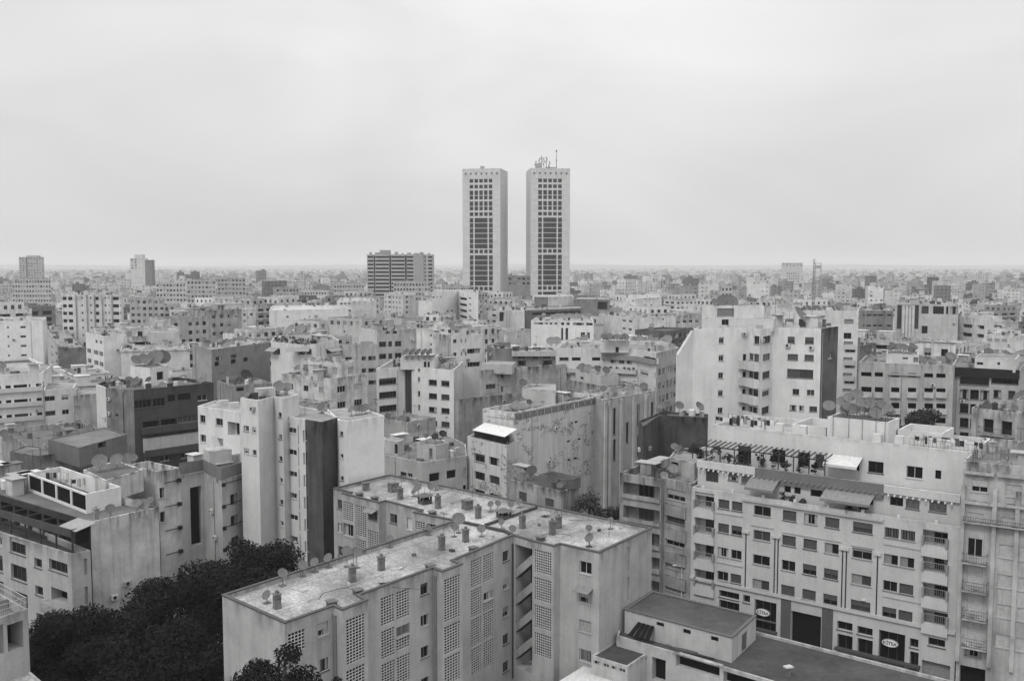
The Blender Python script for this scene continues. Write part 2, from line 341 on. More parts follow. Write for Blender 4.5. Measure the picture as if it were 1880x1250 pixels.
# ---- things on roofs
import numpy as np
ORD=['','first','second','third','fourth','fifth','sixth','seventh','eighth','ninth','tenth','eleventh','twelfth','thirteenth','fourteenth','fifteenth','sixteenth','seventeenth','eighteenth','nineteenth','twentieth','twenty-first','twenty-second','twenty-third','twenty-fourth','twenty-fifth','twenty-sixth','twenty-seventh','twenty-eighth','twenty-ninth','thirtieth','thirty-first','thirty-second','thirty-third','thirty-fourth','thirty-fifth','thirty-sixth','thirty-seventh','thirty-eighth','thirty-ninth','fortieth']
DM={}
def dish_parts(r,mh,lie=False):
    key=(round(r,2),round(mh,1),lie)
    if key in DM: return DM[key]
    rf=MB(); ms=MB(); ar=MB(); n=14
    tilt=math.radians(38 if not lie else 80); T=Matrix.Translation((0,-.06,mh))@Matrix.Rotation(math.radians(90)-tilt,4,'X')   # bowl axis: local +z -> toward -y, up
    T2=Matrix.Translation((0,0,mh))@Matrix.Rotation(math.radians(90)-tilt,4,'X')
    rings=[(0,.0),(.4,.03),(.75,.10),(1,.18)]
    def pt(j,k,off): 
        rr,zz=rings[k]; t=2*math.pi*j/n; return tuple(T2@Vector((rr*r*math.cos(t),rr*r*.94*math.sin(t),zz*r+off)))
    for off in(.0,-.025):
        for j in range(n):
            q=(j+1)%n
            for k in range(3):
                if k==0: rf.poly([pt(0,0,off),pt(j,1,off),pt(q,1,off)],MFL)
                else: rf.poly([pt(j,k,off),pt(j,k+1,off),pt(q,k+1,off),pt(q,k,off)],MFL)
    for j in range(n): q=(j+1)%n; rf.poly([pt(j,3,0),pt(q,3,0),pt(q,3,-.025),pt(j,3,-.025)],MFL)
    e=T2@Vector((0,-r*.15,r*1.0)); a=T2@Vector((0,-r*.93,.12*r))
    ar.tube(a,e,.018,.014,MMET,4); ar.tube(e,e+(T2.to_3x3()@Vector((0,0.12,-.16))).normalized()*.18,.035,.05,MMET,6)
    ms.tube((0,0,0),(0,0,mh),.03,.03,MMET,6); ms.tube((0,0,mh),tuple(T2@Vector((0,0,-.02))),.05,.05,MMET,6)
    ms.box(-.28,.28,-.28,.28,0,.06,MFL)
    for s2 in(-1,1): ms.tube((s2*.2,.2,.06),(0,0,mh*.55),.012,.012,MMET,4)
    al=MB()
    for q in(rf,ms,ar):
        i=len(al.v); al.v+=q.v; al.f+=[tuple(i+k for k in f) for f in q.f]; al.m+=[al.mi(q.mats[m]) for m in q.m]
    DM[key]=(rf.mesh('reflector'),ms.mesh('mast'),ar.mesh('feed_arm'),al); return DM[key]
def dish(b,x,y,z,r=.45,mh=.9,az=None,col=None,lie=False):
    DISH.append(dict(b=b,x=x,y=y,z=z,r=r,mh=mh,az=R.uniform(-.9,.9) if az is None else az,col=(col or R.uniform(.14,.28))*.62,lie=lie))
def dishpx(b,px,py,r=.45,mh=.9,z=None,**k):      # px,py: foot of the mast in the photo
    z=b.z-b.ph if z is None else z; x,y=P(px,py,z); dish(b,x,y,z,r,mh,**k)
def finish_dishes():
    DISH.sort(key=lambda d:d['y']); near=DISH[:288]; far=DISH[288:]
    per={}
    for d in near: per.setdefault(d['b'].short,[]).append(d)
    for L in per.values():
        L.sort(key=lambda d:(d['x']/d['y'])); n=len(L)
        for k,d in enumerate(L):
            sh=d['b'].short; big='large' if d['r']>.75 else 'small' if d['r']<.4 else 'grey'
            d['lab']=f'{big} satellite dish on {sh}' if n==1 else f'{big} satellite dish, {ORD[k+1]} from left on {sh}'
    for d in near:
        if len(d['lab'].split())>16: d['lab']=d['lab'].replace('satellite dish','dish').replace(' on the ',' on ')
        rf,ms,ar,al=dish_parts(d['r'],d['mh'],d['lie']); c=d['col']
        if d['y']<190:
            o=thing('satellite_dish',d['lab'],'satellite dish',(d['x'],d['y'],d['z']),d['az'],'satellite dishes on the roofs')
            link('reflector',rf,o,col=c); link('mast',ms,o,col=.12); link('feed_arm',ar,o,col=.15)
        else:
            k=(round(d['r'],2),round(d['mh'],1),d['lie'],'m')
            if k not in DM: DM[k]=al.mesh('satellite_dish')
            o=link('satellite_dish',DM[k],None,(d['x'],d['y'],d['z']),d['az'],c); tag(o,d['lab'],'satellite dish','satellite dishes on the roofs')
    if far:
        b=MB()
        for d in far:
            al=dish_parts(d['r'],d['mh'],d['lie'])[3]; M=Matrix.Translation((d['x'],d['y'],d['z']))@Matrix.Rotation(d['az'],4,'Z')
            i=len(b.v); b.v+=[tuple(M@Vector(v)) for v in al.v]; b.f+=[tuple(i+k for k in f) for f in al.f]; b.m+=[b.mi(al.mats[m]) for m in al.m]
        o=link('distant_satellite_dishes',b.mesh('dishes'),col=.2); o['kind']='stuff'; o['label']='far satellite dishes crowding the roofs beyond the nearer blocks'
AM={}
def antenna(b,x,y,z,h=3.,kind=0,az=None):
    ANT.append(dict(b=b,x=x,y=y,z=z,h=h,k=kind,az=R.uniform(0,3) if az is None else az))
def finish_antennas():
    ANT.sort(key=lambda d:d['y']); near=ANT[:290]; per={}
    for d in near: per.setdefault(d['b'].short,[]).append(d)
    for L in per.values():
        L.sort(key=lambda d:d['x']/d['y']); n=len(L)
        for k,d in enumerate(L): d['lab']=('television aerial on ' if n==1 else f'television aerial, {ORD[k+1]} from left on ')+d['b'].short
    for d in near:
        if len(d['lab'].split())>16: d['lab']=d['lab'].replace('television aerial','aerial').replace(' on the ',' on ')
        key=(round(d['h']),d['k'])
        if key not in AM:
            m=MB(); h=key[0]; m.tube((0,0,0),(0,0,h),.03,.022,MMET,5); e=MB()
            if d['k']==0:
                e.tube((-.7,0,h-.12),(.7,0,h-.12),.015,.015,MMET,4)
                for i in range(7): x=-.65+i*.21; l=.42-.03*i; e.tube((x,-l,h-.12),(x,l,h-.12),.012,.012,MMET,3)
            AM[key]=(m.mesh('mast'),e.mesh('crossbars') if e.v else None)
        ms,el=AM[key]
        o=thing('television_aerial',d['lab'],'aerial',(d['x'],d['y'],d['z']),d['az'],'television aerials on the roofs')
        link('mast',ms,o,col=.05)
        if el: link('crossbars',el,o,col=.05)
CH={}
def chimney(b,px,py,w=.62,h=1.6,pot=True,col=.22,z=None,xy=None,rz=None):
    z=b.z-b.ph if z is None else z; x,y=xy or P(px,py,z); m=MB(); q=w/2
    m.box(-q,q,-q,q,0,.12,MBR); m.box(-q+.04,q-.04,-q+.04,q-.04,.12,h*.62,MBR); m.box(-q,q,-q,q,h*.62,h*.66,MBR)
    m.box(-q+.04,q-.04,-q+.04,q-.04,h*.66,h*.84,MBR); m.box(-q-.05,q+.05,-q-.05,q+.05,h*.84,h*.89,MBR)
    if pot: m.tube((0,0,h*.89),(0,0,h*1.07),q*.6,q*.5,MBR,8)
    X,Y=b.loc(x,y); o=link('chimney',m.mesh('chimney'),b.root,(X,Y,z-b.z0),rz if rz is not None else .64,col); return o
def cap(b,px,py,w=.7):
    z=b.z-b.ph+.02; x,y=P(px,py,z); m=MB(); m.box(-w/2,w/2,-w/2,w/2,0,.3,MBR)
    m.box(-w/2-.1,w/2+.1,-w/2-.1,w/2+.1,.38,.46,MFL)
    for sx in(-1,1):
        for sy in(-1,1): m.box(sx*.25-.04,sx*.25+.04,sy*.25-.04,sy*.25+.04,.3,.38,MFL)
    X,Y=b.loc(x,y); link('vent_cap',m.mesh('vent_cap'),b.root,(X,Y,z-b.z0),.64,.13)
LN={}
def laundry(b,x,y,z,L,rz,short,n=None,posts=True):
    o=thing('laundry_line',short,'laundry line',(x,y,z),rz); m=MB(); m.tube((-L/2,0,1.75),(0,0,1.6),.008,.008,MMET,3); m.tube((0,0,1.6),(L/2,0,1.75),.008,.008,MMET,3); link('rope',m.mesh('rope'),o,col=.3)
    if posts:
        for s2 in(-1,1): m=MB(); m.tube((s2*L/2,0,0),(s2*L/2,0,1.8),.03,.03,MMET,5); link('post',m.mesh('post'),o,col=.1)
    n=n or int(L/.55)
    for i in range(n):
        w=R.uniform(.28,.5); h=R.uniform(.4,1.0); xx=-L/2+(i+.5)*L/n; m=MB(); z0=1.62
        N=5; a=[]; c=[]
        for k in range(N+1):
            t=k/N; yy=.03*math.sin(t*9+i); a.append((xx-w/2+w*t,yy,z0)); c.append((xx-w/2+w*t+.02*math.sin(i),yy*2.2,z0-h*(1-.05*math.sin(t*7))))
        for k in range(N):
            m.poly([c[k],c[k+1],a[k+1],a[k]],MFL); m.poly([(p[0],p[1]+.012,p[2]) for p in (a[k],a[k+1],c[k+1],c[k])],MFL)
        link('garment',m.mesh('garment'),o,col=R.choice([.02,.04,.5,.7,.75,.3,.12]))
def tank(b,x,y,z,r=.55,h=1.2,col=.5,lie=False):
    m=MB(); n=14
    prof=[(r*.96,0),(r,.05),(r,h*.3),(r*.96,h*.32),(r,h*.34),(r,h*.66),(r*.96,h*.68),(r,h*.7),(r,h*.9),(r*.7,h*.98),(r*.3,h),(r*.3,h*1.05)]
    for k in range(len(prof)-1):
        for j in range(n):
            t0,t1=2*math.pi*j/n,2*math.pi*(j+1)/n; (ra,za),(rb,zb)=prof[k],prof[k+1]
            m.poly([(ra*math.cos(t0),ra*math.sin(t0),za),(ra*math.cos(t1),ra*math.sin(t1),za),(rb*math.cos(t1),rb*math.sin(t1),zb),(rb*math.cos(t0),rb*math.sin(t0),zb)],MFL)
    m.poly([(r*.3*math.cos(2*math.pi*j/n),r*.3*math.sin(2*math.pi*j/n),h*1.05) for j in range(n)],MFL)
    X,Y=b.loc(x,y); return link('water_tank',m.mesh('water_tank'),b.root,(X,Y,z-b.z0),0,col)
def acunit(b,i,px,py,w=.8,h=.6,z=None):
    u,zz=b.uz(i,px,py); a,d,n,L=b.F[i]; m=MB(); m.box(-w/2,w/2,-.42,-.06,0,h,MFL)
    c=12; m.poly([(-.1+.22*math.cos(2*math.pi*j/c),-.425,h/2+.22*math.sin(2*math.pi*j/c)) for j in range(c)],MINT); m.box(-w/2+.1,-w/2+.14,-.4,-.0,-.06,-.003,MMET); m.box(w/2-.14,w/2-.1,-.4,-.0,-.06,-.003,MMET)
    X,Y=b.loc(a[0]+d[0]*u,a[1]+d[1]*u); link('air_conditioner',m.mesh('air_conditioner'),b.root,(X,Y,zz-b.z0-h/2),math.atan2(d[1],d[0]),.55)
def leaves(clumps,n,s,rng):
    c=np.array([k[:3] for k in clumps]); rr=np.array([k[3] for k in clumps]); w=rr**2.2; w/=w.sum()
    idx=rng.choice(len(clumps),n,p=w); v=rng.normal(size=(n,3)); v/=np.linalg.norm(v,axis=1)[:,None]
    rad=rr[idx]*(.35+.8*rng.random(n)**.7); p=c[idx]+v*rad[:,None]*np.array([1,1,.78])
    nn=v+rng.normal(size=(n,3))*.6; nn[:,2]+=.3; nn/=np.linalg.norm(nn,axis=1)[:,None]
    a=np.cross(nn,rng.normal(size=(n,3))); a/=np.linalg.norm(a,axis=1)[:,None]; b=np.cross(nn,a)
    sz=s*(.5+rng.random(n))[:,None]; a*=sz; b*=sz*.5
    V=np.empty((n,4,3)); V[:,0]=p-a; V[:,1]=p-b*.9+a*.1; V[:,2]=p+a; V[:,3]=p+b*.9+a*.1
    return V.reshape(-1,3)
def quads_mesh(name,V,mats):
    me=bpy.data.meshes.new(name); nv=len(V); nf=nv//4
    me.vertices.add(nv); me.vertices.foreach_set('co',V.astype(np.float32).ravel()); me.loops.add(nv); me.loops.foreach_set('vertex_index',np.arange(nv,dtype=np.int32))
    me.polygons.add(nf); me.polygons.foreach_set('loop_start',np.arange(0,nv,4,dtype=np.int32)); me.update(calc_edges=True)
    for m in mats: me.materials.append(m)
    return me
def tree(name,label,x,y,z0,h,r,n=9000,s=.22,col=.045,seed=0,group=None,cat='tree',th=.35,flat=.75):
    rng=np.random.default_rng(seed); rd=random.Random(seed)
    o=thing(name,label,cat,(x,y,z0),0,group); m=MB(); base=h*th
    m.tube((0,0,0),(.15,.1,base),min(.04*h,.1*r),min(.028*h,.07*r),MBARK,8); cl=[]
    for k in range(max(22,int(r*5.5))):
        t=rd.uniform(0,6.28); q=r*rd.uniform(.15,.8)**.8; zz=base+(h-base)*(rd.uniform(.15,.86)); zz-=(q/r)**2*(h-base)*.25
        rr=r*rd.uniform(.2,.40)*(1.35 if r<3.5 else 1); c=(q*math.cos(t),q*math.sin(t),zz); cl.append((*c,rr))
        if k<14: m.tube((.15,.1,base*.85),(c[0]*.8,c[1]*.8,zz-rr*.3),.014*h,.004*h,MBARK,5)
    link('trunk',m.mesh('trunk'),o); link('crown',quads_mesh('crown',leaves(cl,n,s,rng),[MLEAF]),o,col=col); return o
def plant(b,x,y,z,h=1.2,r=.5,seed=0,col=.06,label=None,n=160):
    rng=np.random.default_rng(seed); o=thing('potted_plant',label,'plant',(x,y,z),0,'potted plants on roofs and terraces')
    m=MB(); m.tube((0,0,0),(0,0,.35),.16,.22,MFL,8); link('pot',m.mesh('pot'),o,col=.25)
    link('foliage',quads_mesh('foliage',leaves([(rng.normal()*r*.5,rng.normal()*r*.5,.35+h*rng.uniform(.1,.95),r*rng.uniform(.25,.6)) for _ in range(7)],n,.17,rng),[MLEAF]),o,col=col); return o
# ---- world, sun, camera, ground, haze
w=bpy.data.worlds.new('World'); S.world=w; w.use_nodes=True; nt=w.node_tree; nt.nodes.clear()
SUNEL,SUNAZ=52,-150   # behind and left of the camera
out=nd(nt,'ShaderNodeOutputWorld'); bg=nd(nt,'ShaderNodeBackground'); bg.inputs[1].default_value=.1; nt.links.new(bg.outputs[0],out.inputs[0])
sky=nd(nt,'ShaderNodeTexSky',sky_type='NISHITA',sun_disc=False); sky.sun_elevation=math.radians(SUNEL); sky.sun_rotation=math.radians(SUNAZ); sky.dust_density=4; sky.air_density=2
bw=nd(nt,'ShaderNodeRGBToBW'); nt.links.new(sky.outputs[0],bw.inputs[0])
tc=nd(nt,'ShaderNodeTexCoord'); sx=nd(nt,'ShaderNodeSeparateXYZ'); nt.links.new(tc.outputs['Generated'],sx.inputs[0])
ad=nd(nt,'ShaderNodeMath',operation='ADD'); nt.links.new(ramp(nt,sx.outputs[2],0.,7.5,.25,8.3),ad.inputs[0]); nt.links.new(ramp(nt,sx.outputs[2],.25,0.,.9,8.),ad.inputs[1]); el=ad.outputs[0]      # overcast: zenith brighter than the horizon
mp=nt.nodes.new('ShaderNodeMapping'); mp.inputs['Scale'].default_value=(1,1,2.1); mp.inputs['Location'].default_value=(.35,.0,.2); nt.links.new(tc.outputs['Generated'],mp.inputs[0])
n1=nd(nt,'ShaderNodeTexNoise'); n1.inputs['Scale'].default_value=2.7; n1.inputs['Detail'].default_value=3; n1.inputs['Roughness'].default_value=.5; n1.inputs['Distortion'].default_value=.5; nt.links.new(mp.outputs[0],n1.inputs['Vector'])
cl=ramp(nt,n1.outputs[0],.32,.90,.68,1.08)
dt=nd(nt,'ShaderNodeVectorMath',operation='DOT_PRODUCT'); nt.links.new(tc.outputs['Generated'],dt.inputs[0]); dt.inputs[1].default_value=(0.03,.93,.37)
thin=ramp(nt,dt.outputs['Value'],.94,1.,1.,1.22)   # thinner cloud ahead, high up
a=mix(nt,'MULTIPLY',1.,mix(nt,'MULTIPLY',1.,el,cl),thin); c=mix(nt,'MIX',.12,a,bw.outputs[0]); nt.links.new(c,bg.inputs[0])
sun=bpy.data.lights.new('sun','SUN'); sun.energy=1.25; sun.angle=math.radians(14); sun.color=(1,.99,.97)
so=bpy.data.objects.new('sun',sun); COL.objects.link(so)
az=math.radians(SUNAZ); e=math.radians(SUNEL); sd=Vector((math.sin(az)*math.cos(e),math.cos(az)*math.cos(e),math.sin(e)))
so.rotation_euler=sd.to_track_quat('Z','Y').to_euler(); so.location=(-60,-60,120)
cam=bpy.data.cameras.new('camera'); co=bpy.data.objects.new('camera',cam); COL.objects.link(co); co.location=(0,0,H); co.rotation_euler=(math.pi/2-TH,0,0)
cam.sensor_width=36; cam.lens=36*F/1880; cam.clip_end=40000; cam.clip_start=.5; S.camera=co
S.view_settings.view_transform='Standard'; S.view_settings.look='None'; S.view_settings.exposure=0; S.view_settings.gamma=1
S.cycles.volume_bounces=2; S.cycles.max_bounces=6; S.cycles.diffuse_bounces=1; S.cycles.use_denoising=True
m=MB(); m.poly([(-9000,-300,0),(9000,-300,0),(9000,15000,0),(-9000,15000,0)],MGR); g=link('ground',m.mesh('ground')); g['kind']='structure'; g['label']='dusty streets and yards under the city'
hl=MB(); hr=random.Random(4); N=90
for q_,(yy,dp) in enumerate(((10800,700),(12800,900))):
    top=[40+8*math.sin(i*.13+q_*2)+7*math.sin(i*.41+q_)+hr.uniform(-3,3)+q_*9 for i in range(N+1)]
    for i in range(N):
        xa,xb=-8900+17800*i/N,-8900+17800*(i+1)/N
        hl.poly([(xa,yy-dp,.02),(xb,yy-dp,.02),(xb,yy,top[i+1]),(xa,yy,top[i])],MGR); hl.poly([(xa,yy,top[i]),(xb,yy,top[i+1]),(xb,yy+dp,.02),(xa,yy+dp,.02)],MGR)
h=link('hills',hl.mesh('hills')); h['kind']='structure'; h['label']='low hazy rise along the horizon'
hz=MB(); hm=bpy.data.materials.new('haze_air'); hm.use_nodes=True; t=hm.node_tree; t.nodes.clear(); ho=nd(t,'ShaderNodeOutputMaterial'); pv=nd(t,'ShaderNodeVolumePrincipled'); t.links.new(pv.outputs[0],ho.inputs['Volume'])
pv.inputs['Color'].default_value=(.955,.955,.955,1); pv.inputs['Density'].default_value=.00014; pv.inputs['Anisotropy'].default_value=.1
hz.box(-9100,9100,-310,15100,-1.5,135,hm); h=link('haze',hz.mesh('haze')); h['kind']='stuff'; h['label']='pale haze over the whole city'
# ================= foreground =================
# T-shaped block with the pale roof
b=B('apartment_block','T-shaped grey block with pale weathered roof and brick lattice screens, nearest in front','apartment block',z=17.8,ph=.38,col=.42,rcol=.30,rmat=MROOF2,mat=MW,near=True,short='the T-shaped block',
 pts=[(523,1144),(603,1116),(612,1113),(629,1120),(675,1102),(659,1093),(795,1043),(812,1050),(849,1036),(832,1029),(942,983),(980,994),(1017,1003),(1028,999),(1100,1015),(1197,970),(715,872),(612,897),(642,904),(628,906),(695,923),(708,920),(773,937),(759,941),(835,956),(408,1093)])
T=b
# faces: 0 A-B,1,2,3 bay1,4,5 P2,6,7 bay2,8,9 P4,10 stair,11 N0-N1,12,13 N2-N3,14 gable,15 back,16 left end,17..23 front of the rear wing,24 back of stem,25 short end
b.row(0,545,1158,1195,[(529,560)],4,3.2,'l',.3); b.row(0,593,1142,1166,[(584,603)],4,3.15,['g','p','G'])
b.row(3,653,1131,1214,[(636,670)],1,3.,'l',.3); b.row(3,653,1224,1270,[(636,670)],3,3.05,'l',.3)
b.row(5,711,1093,1145,[(699.5,724),(728,752)],4,3.12,'l',.3,skip=((1,1),)); b.row(5,740,1147,1166,[(728,752)],1,3,'b',.25); b.row(5,740,1169,1190,[(728,752)],1,3,'l',.3)
b.row(5,779,1070,1091,[(772,786)],5,3.1,['g','p','g'])
b.row(7,831,1058,1136,[(816,845)],1,3.,'l',.3); b.row(7,831,1144,1195,[(816,845)],3,3.1,'l',.3)
b.row(9,875,1025,1075,[(865,884),(887.6,906)],4,3.1,'l',.3,skip=((1,1),)); b.row(9,897,1085,1100,[(888,904)],1,3,'g'); b.row(9,897,1103,1120,[(887.6,906)],1,3,'l',.3)
b.row(9,928,1011,1030,[(923,934)],5,3.05,['g','g','p'])
b.row(10,962,1003,1230,[(946,977)],1,3,'x',2.4)
b.row(11,997,1011,1053,[(981,1012)],4,3.0,'L',.3)
b.row(13,1075,1031,1053,[(1064,1086)],4,3.1,[['g'],['p'],['s'],['b']],.22)
b.row(14,1154,1003,1047,[(1151,1156)],3,3.3,'k',.12)
b.row(19,638,921,955,[(630,648)],1,3,'l',.3); b.row(19,638,961,984,[(630,649)],1,3,'g',.4)
b.row(19,662,928,984,[(652,672)],1,3,'l',.3); b.row(19,662,990,1020,[(652,672)],2,3,'l',.3)
b.row(19,685,939,954,[(676,693)],1,3,'b',.2); b.row(19,685,974,1006,[(675,694)],1,3,'l',.3)
b.row(17,624,917,934,[(620,628)],3,3.1,'G')
b.row(21,722,943,960,[(716,729)],2,3.1,'G'); b.row(21,752,950,972,[(747,757)],2,3.1,'s',sc=.6)
b.row(23,770,957,972,[(762,780)],1,3,'l',.3); b.row(23,788,961,974,[(784,800)],2,3,'g',.3)
b.build(coping=.09)
# stair balustrades in the corner between the two wings
a_,d_,n_,L_=b.F[10]
for k in range(5):
    z=15.4-3.0*k; b.quad('stair_flight',10,[(.25,-.14,z-2.2),(L_-.2,-.14,z+.2),(L_-.2,-.9,z+.2),(.25,-.9,z-2.2)],.18,.1,MWO)
    b.quad('balustrade',10,[(.2,-.02,z-1.35),(L_-.15,-.02,z+1.05),(L_-.15,-.13,z+1.05),(.2,-.13,z-1.35)],1.0,.36,MWO)
for f,x,y0,y1 in ((13,1075,1026,1),(19,685,934,1)):
    u=b.ux(f,x,15.5); z=b.uz(f,x,y0)[1]+ (0 if f==19 else -3.0)
    b.quad('awning',f,[(u-.95,1.0,z-.25),(u+.95,1.0,z-.25),(u+.95,.01,z+.1),(u-.95,.01,z+.1)],.06,.22)
# low upstands dividing the roof
zr=b.z-b.ph
def upstand(b,p,q,w=.3,h=.32,col=.12,z=None):
    z=b.z-b.ph if z is None else z; a=P(*p,z); c=P(*q,z); L=math.hypot(c[0]-a[0],c[1]-a[1]); m=MB(); m.box(0,L,-w/2,w/2,-.02,h,MBR); X,Y=b.loc(*a)
    link('roof_upstand',m.mesh('roof_upstand'),b.root,(X,Y,z-b.z0),math.atan2(c[1]-a[1],c[0]-a[0]),col)
upstand(b,(891,966),(990,932)); upstand(b,(838,958),(930,978)); upstand(b,(930,978),(940,984))
b.addpx('rain_pipe',2,614,618,1150,1128,1250,.02,.14,.2,MFL); b.addpx('rain_pipe',6,798,802,1100,1055,1250,.02,.14,.2,MFL)
b.add('rain_pipe',9,L_*0+b.F[9][3]-.28,b.F[9][3]-.14,2,17.0,.01,.13,.07,MFL)
for x,y in((509,1116),(647,1067),(700,1046),(811,1009),(855,994),(735,916),(804,933),(878,951),(959,969),(1014,981),(1025,969)): chimney(b,x,y,.62,R.uniform(1.45,1.8))
chimney(b,722,902,1.15,1.35,False); chimney(b,858,934,1.1,1.3,False); chimney(b,672,900,.8,1.2,False)
for x,y in((609,1111),(790,1044),(869,1011),(993,992),(657,1090),(660,911),(688,918),(794,945)): cap(b,x,y)
def cowl(px,py,w=1.3,h=1.0):
    x,y=P(px,py,zr); m=MB(); m.box(-w/2,w/2,-w/2,w/2,0,h*.45,MBR)
    for sx in(-1,1):
        for sy in(-1,1): m.box(sx*(w/2-.1)-.1,sx*(w/2-.1)+.1,sy*(w/2-.1)-.1,sy*(w/2-.1)+.1,h*.45,h,MBR)
    m.box(-w*.46,w*.46,-w*.05,w*.05,h*.45,h*.99,MINT); q=w/2+.22; m.prism([(-q,-q,h),(q,-q,h),(q,q,h),(-q,q,h)],[(-.15,-.15,h+.35),(.15,-.15,h+.35),(.15,.15,h+.35),(-.15,.15,h+.35)],MFL)
    X,Y=b.loc(x,y); link('vent_house',m.mesh('vent_house'),b.root,(X,Y,zr-b.z0),.64,.12)
cowl(780,924); cowl(925,950,1.3,.8)
for x,y,r,mh in((490,1107,.48,.75),(519,1075,.5,1.2),(556,1058,.52,1.1),(578,1050,.48,1.),(603,1042,.5,1.),(637,1040,.55,1.6),(655,1042,.55,1.6),(716,1005,.42,1.),(787,982,.42,.8),(834,985,.5,1.1),(842,978,.75,1.6),(884,985,.5,.9),
  (768,912,.6,1.2),(760,911,.42,.6),(790,908,.5,1.),(800,900,.5,.9),(762,898,.5,.9),(901,939,.42,.95),(914,938,.42,.9),(938,940,.42,.95),(953,932,.42,.8),(921,971,.4,.8),(941,985,.45,.9),(1082,1004,.55,1.),(1121,971,.32,1.1)): dishpx(b,x,y,r,mh,col=.23)
dishpx(b,1081,1003,.38,2.,col=.2)
dishpx(b,1000,948,.62,.35,lie=True,col=.5); dishpx(b,703,1071,.5,.25,lie=True,col=.5)
for x,y,h in((649,1066,4),(815,990,3),(737,914,3),(780,924,2),(1031,969,4),(868,913,4),(1118,985,1)): 
    xx,yy=P(x,y,zr); antenna(b,xx,yy,zr,h,R.randint(0,1))

rt=random.Random(21)
for (px,py) in((560,1085),(585,1100),(640,1075),(690,1078),(735,1045),(760,1020),(830,1012),(880,1000),(905,985),(700,905),(760,935),(830,925),(915,925),(1050,985),(1100,975),(1140,970),(1045,955),(990,965)):
    x_,y_=P(px,py,zr)
    if rt.random()<.5: T.box('roof_rubble',x_,y_,rt.uniform(.2,.6),rt.uniform(.15,.4),zr+.003,zr+rt.uniform(.08,.3),rt.uniform(0,3),rt.choice([.06,.12,.3,.5]),MFL)
    else:
        m=MB(); p0=(0,0,.02); a=rt.uniform(0,3)
        for k in range(7): p1=(p0[0]+.6*math.cos(a),p0[1]+.6*math.sin(a),.02); m.tube(p0,p1,.025,.025,MMET,4); p0=p1; a+=rt.uniform(-.5,.5)
        X,Y=T.loc(x_,y_); link('roof_cable',m.mesh('roof_cable'),T.root,(X,Y,zr),0,.05)
# ---- tall white block left of centre, with the dark bare side wall
b=B('apartment_block','tall white narrow-windowed block beside a dark bare side wall, left of centre','apartment block',z=29.,ph=.35,col=0.64,mat=MWC,near=True,short='the tall dark-sided block',pts=[(441,730),(474,735),(503,728),(519,731.5),(549,724),(512,716)]); K9=b
b.row(0,456,782,792,[(447,457),(463,470)],2,3.1,['g','p'],fc=.25)
b.row(2,514,757,766,[(511,517)],7,3.02,'g'); b.row(1,490,760,761,[(490,491)],1,3,'k'); b.build()
xx,yy=P(480,731,28.7); b.box('chiller',xx,yy+2,2.6,1.3,28.7,29.9,.6,.45,MFL); dishpx(b,512,726,.85,1.3,az=.5); dishpx(b,527,724,.8,1.0,az=.1)
k=B('lower_wing',None,pts=[(505,760),(519,763),(560,770),(591,775),(622,766),(590,752),(549,745)],z=26.3,ph=.3,col=0.64,mat=MWC,near=True,sub=b)
k.fm={2:(.10,MWO),3:(.085,MWO)}
k.row(1,536,785,795,[(528,544)],6,3.02,['g','gg'],fc=.5); 
for r in range(6):
    u=k.ux(1,548,24); k.add('waste_pipe',1,u,u+.06,24.2-3*r-1.4,24.2-3*r+1.2,.01,.09,.3,MFL)
k.row(1,558,790,812,[(556,559)],6,3.05,'k',.8); k.row(2,562,788,808,[(561,563)],6,3.05,'g',.3)
k.build()
k=B('side_wing',None,pts=[(622,771),(637,773),(705,763),(664,748),(600,752)],z=26.2,ph=.2,col=0.71,mat=MWC,near=True,sub=b); k.row(0,627,792,800,[(624,630)],6,3.05,'g'); k.build()
for q in((645,767),(655,765),(664,764),(672,762),(685,760),(590,762)): dishpx(k,q[0],q[1]-3,R.uniform(.55,.8),.9)
for q in((660,762),(690,757),(605,760),(560,762)): x_,y_=P(*q,26); antenna(b,x_,y_,26,2.5)
# left wing with zigzag balcony stairs
k=B('left_wing',None,pts=[(363,745),(441,757),(474,752),(395,735)],z=25.9,ph=.25,col=0.68,mat=MWC,near=True,sub=K9)
k.row(0,372,762,776,[(367,377)],3,2.95,['g','s']); k.row(0,402,768,781,[(396,409)],3,2.95,['g','s'],skip=((2,0),)); k.row(0,428,775,800,[(418,440)],1,3,'o',1.3); k.build()
for r,(x0,x1,y0,y1) in enumerate(((400,440,812,842),(417,443,855,880))):
    z1=k.uz(0,x0,y0)[1]; z0=k.uz(0,x0,y1)[1]; u0,u1=k.ux(0,x0,z1),k.ux(0,x1,z1)
    k.quad('balcony_stair',0,[(u0-.2,.02,z1+1.),(u0+1.6,.02,z1-1.6),(u0+1.6,.9,z1-1.6),(u0-.2,.9,z1+1.)],.9,.6,MWC); k.add('balcony',0,u0+1.3,u1,z0,z1-1,.01,1.6,.6)
for q in((410,744),(430,748)): x_,y_=P(*q,25.7); k.box('chiller',x_,y_,1.4,.9,25.65,26.5,.6,.5,MFL)
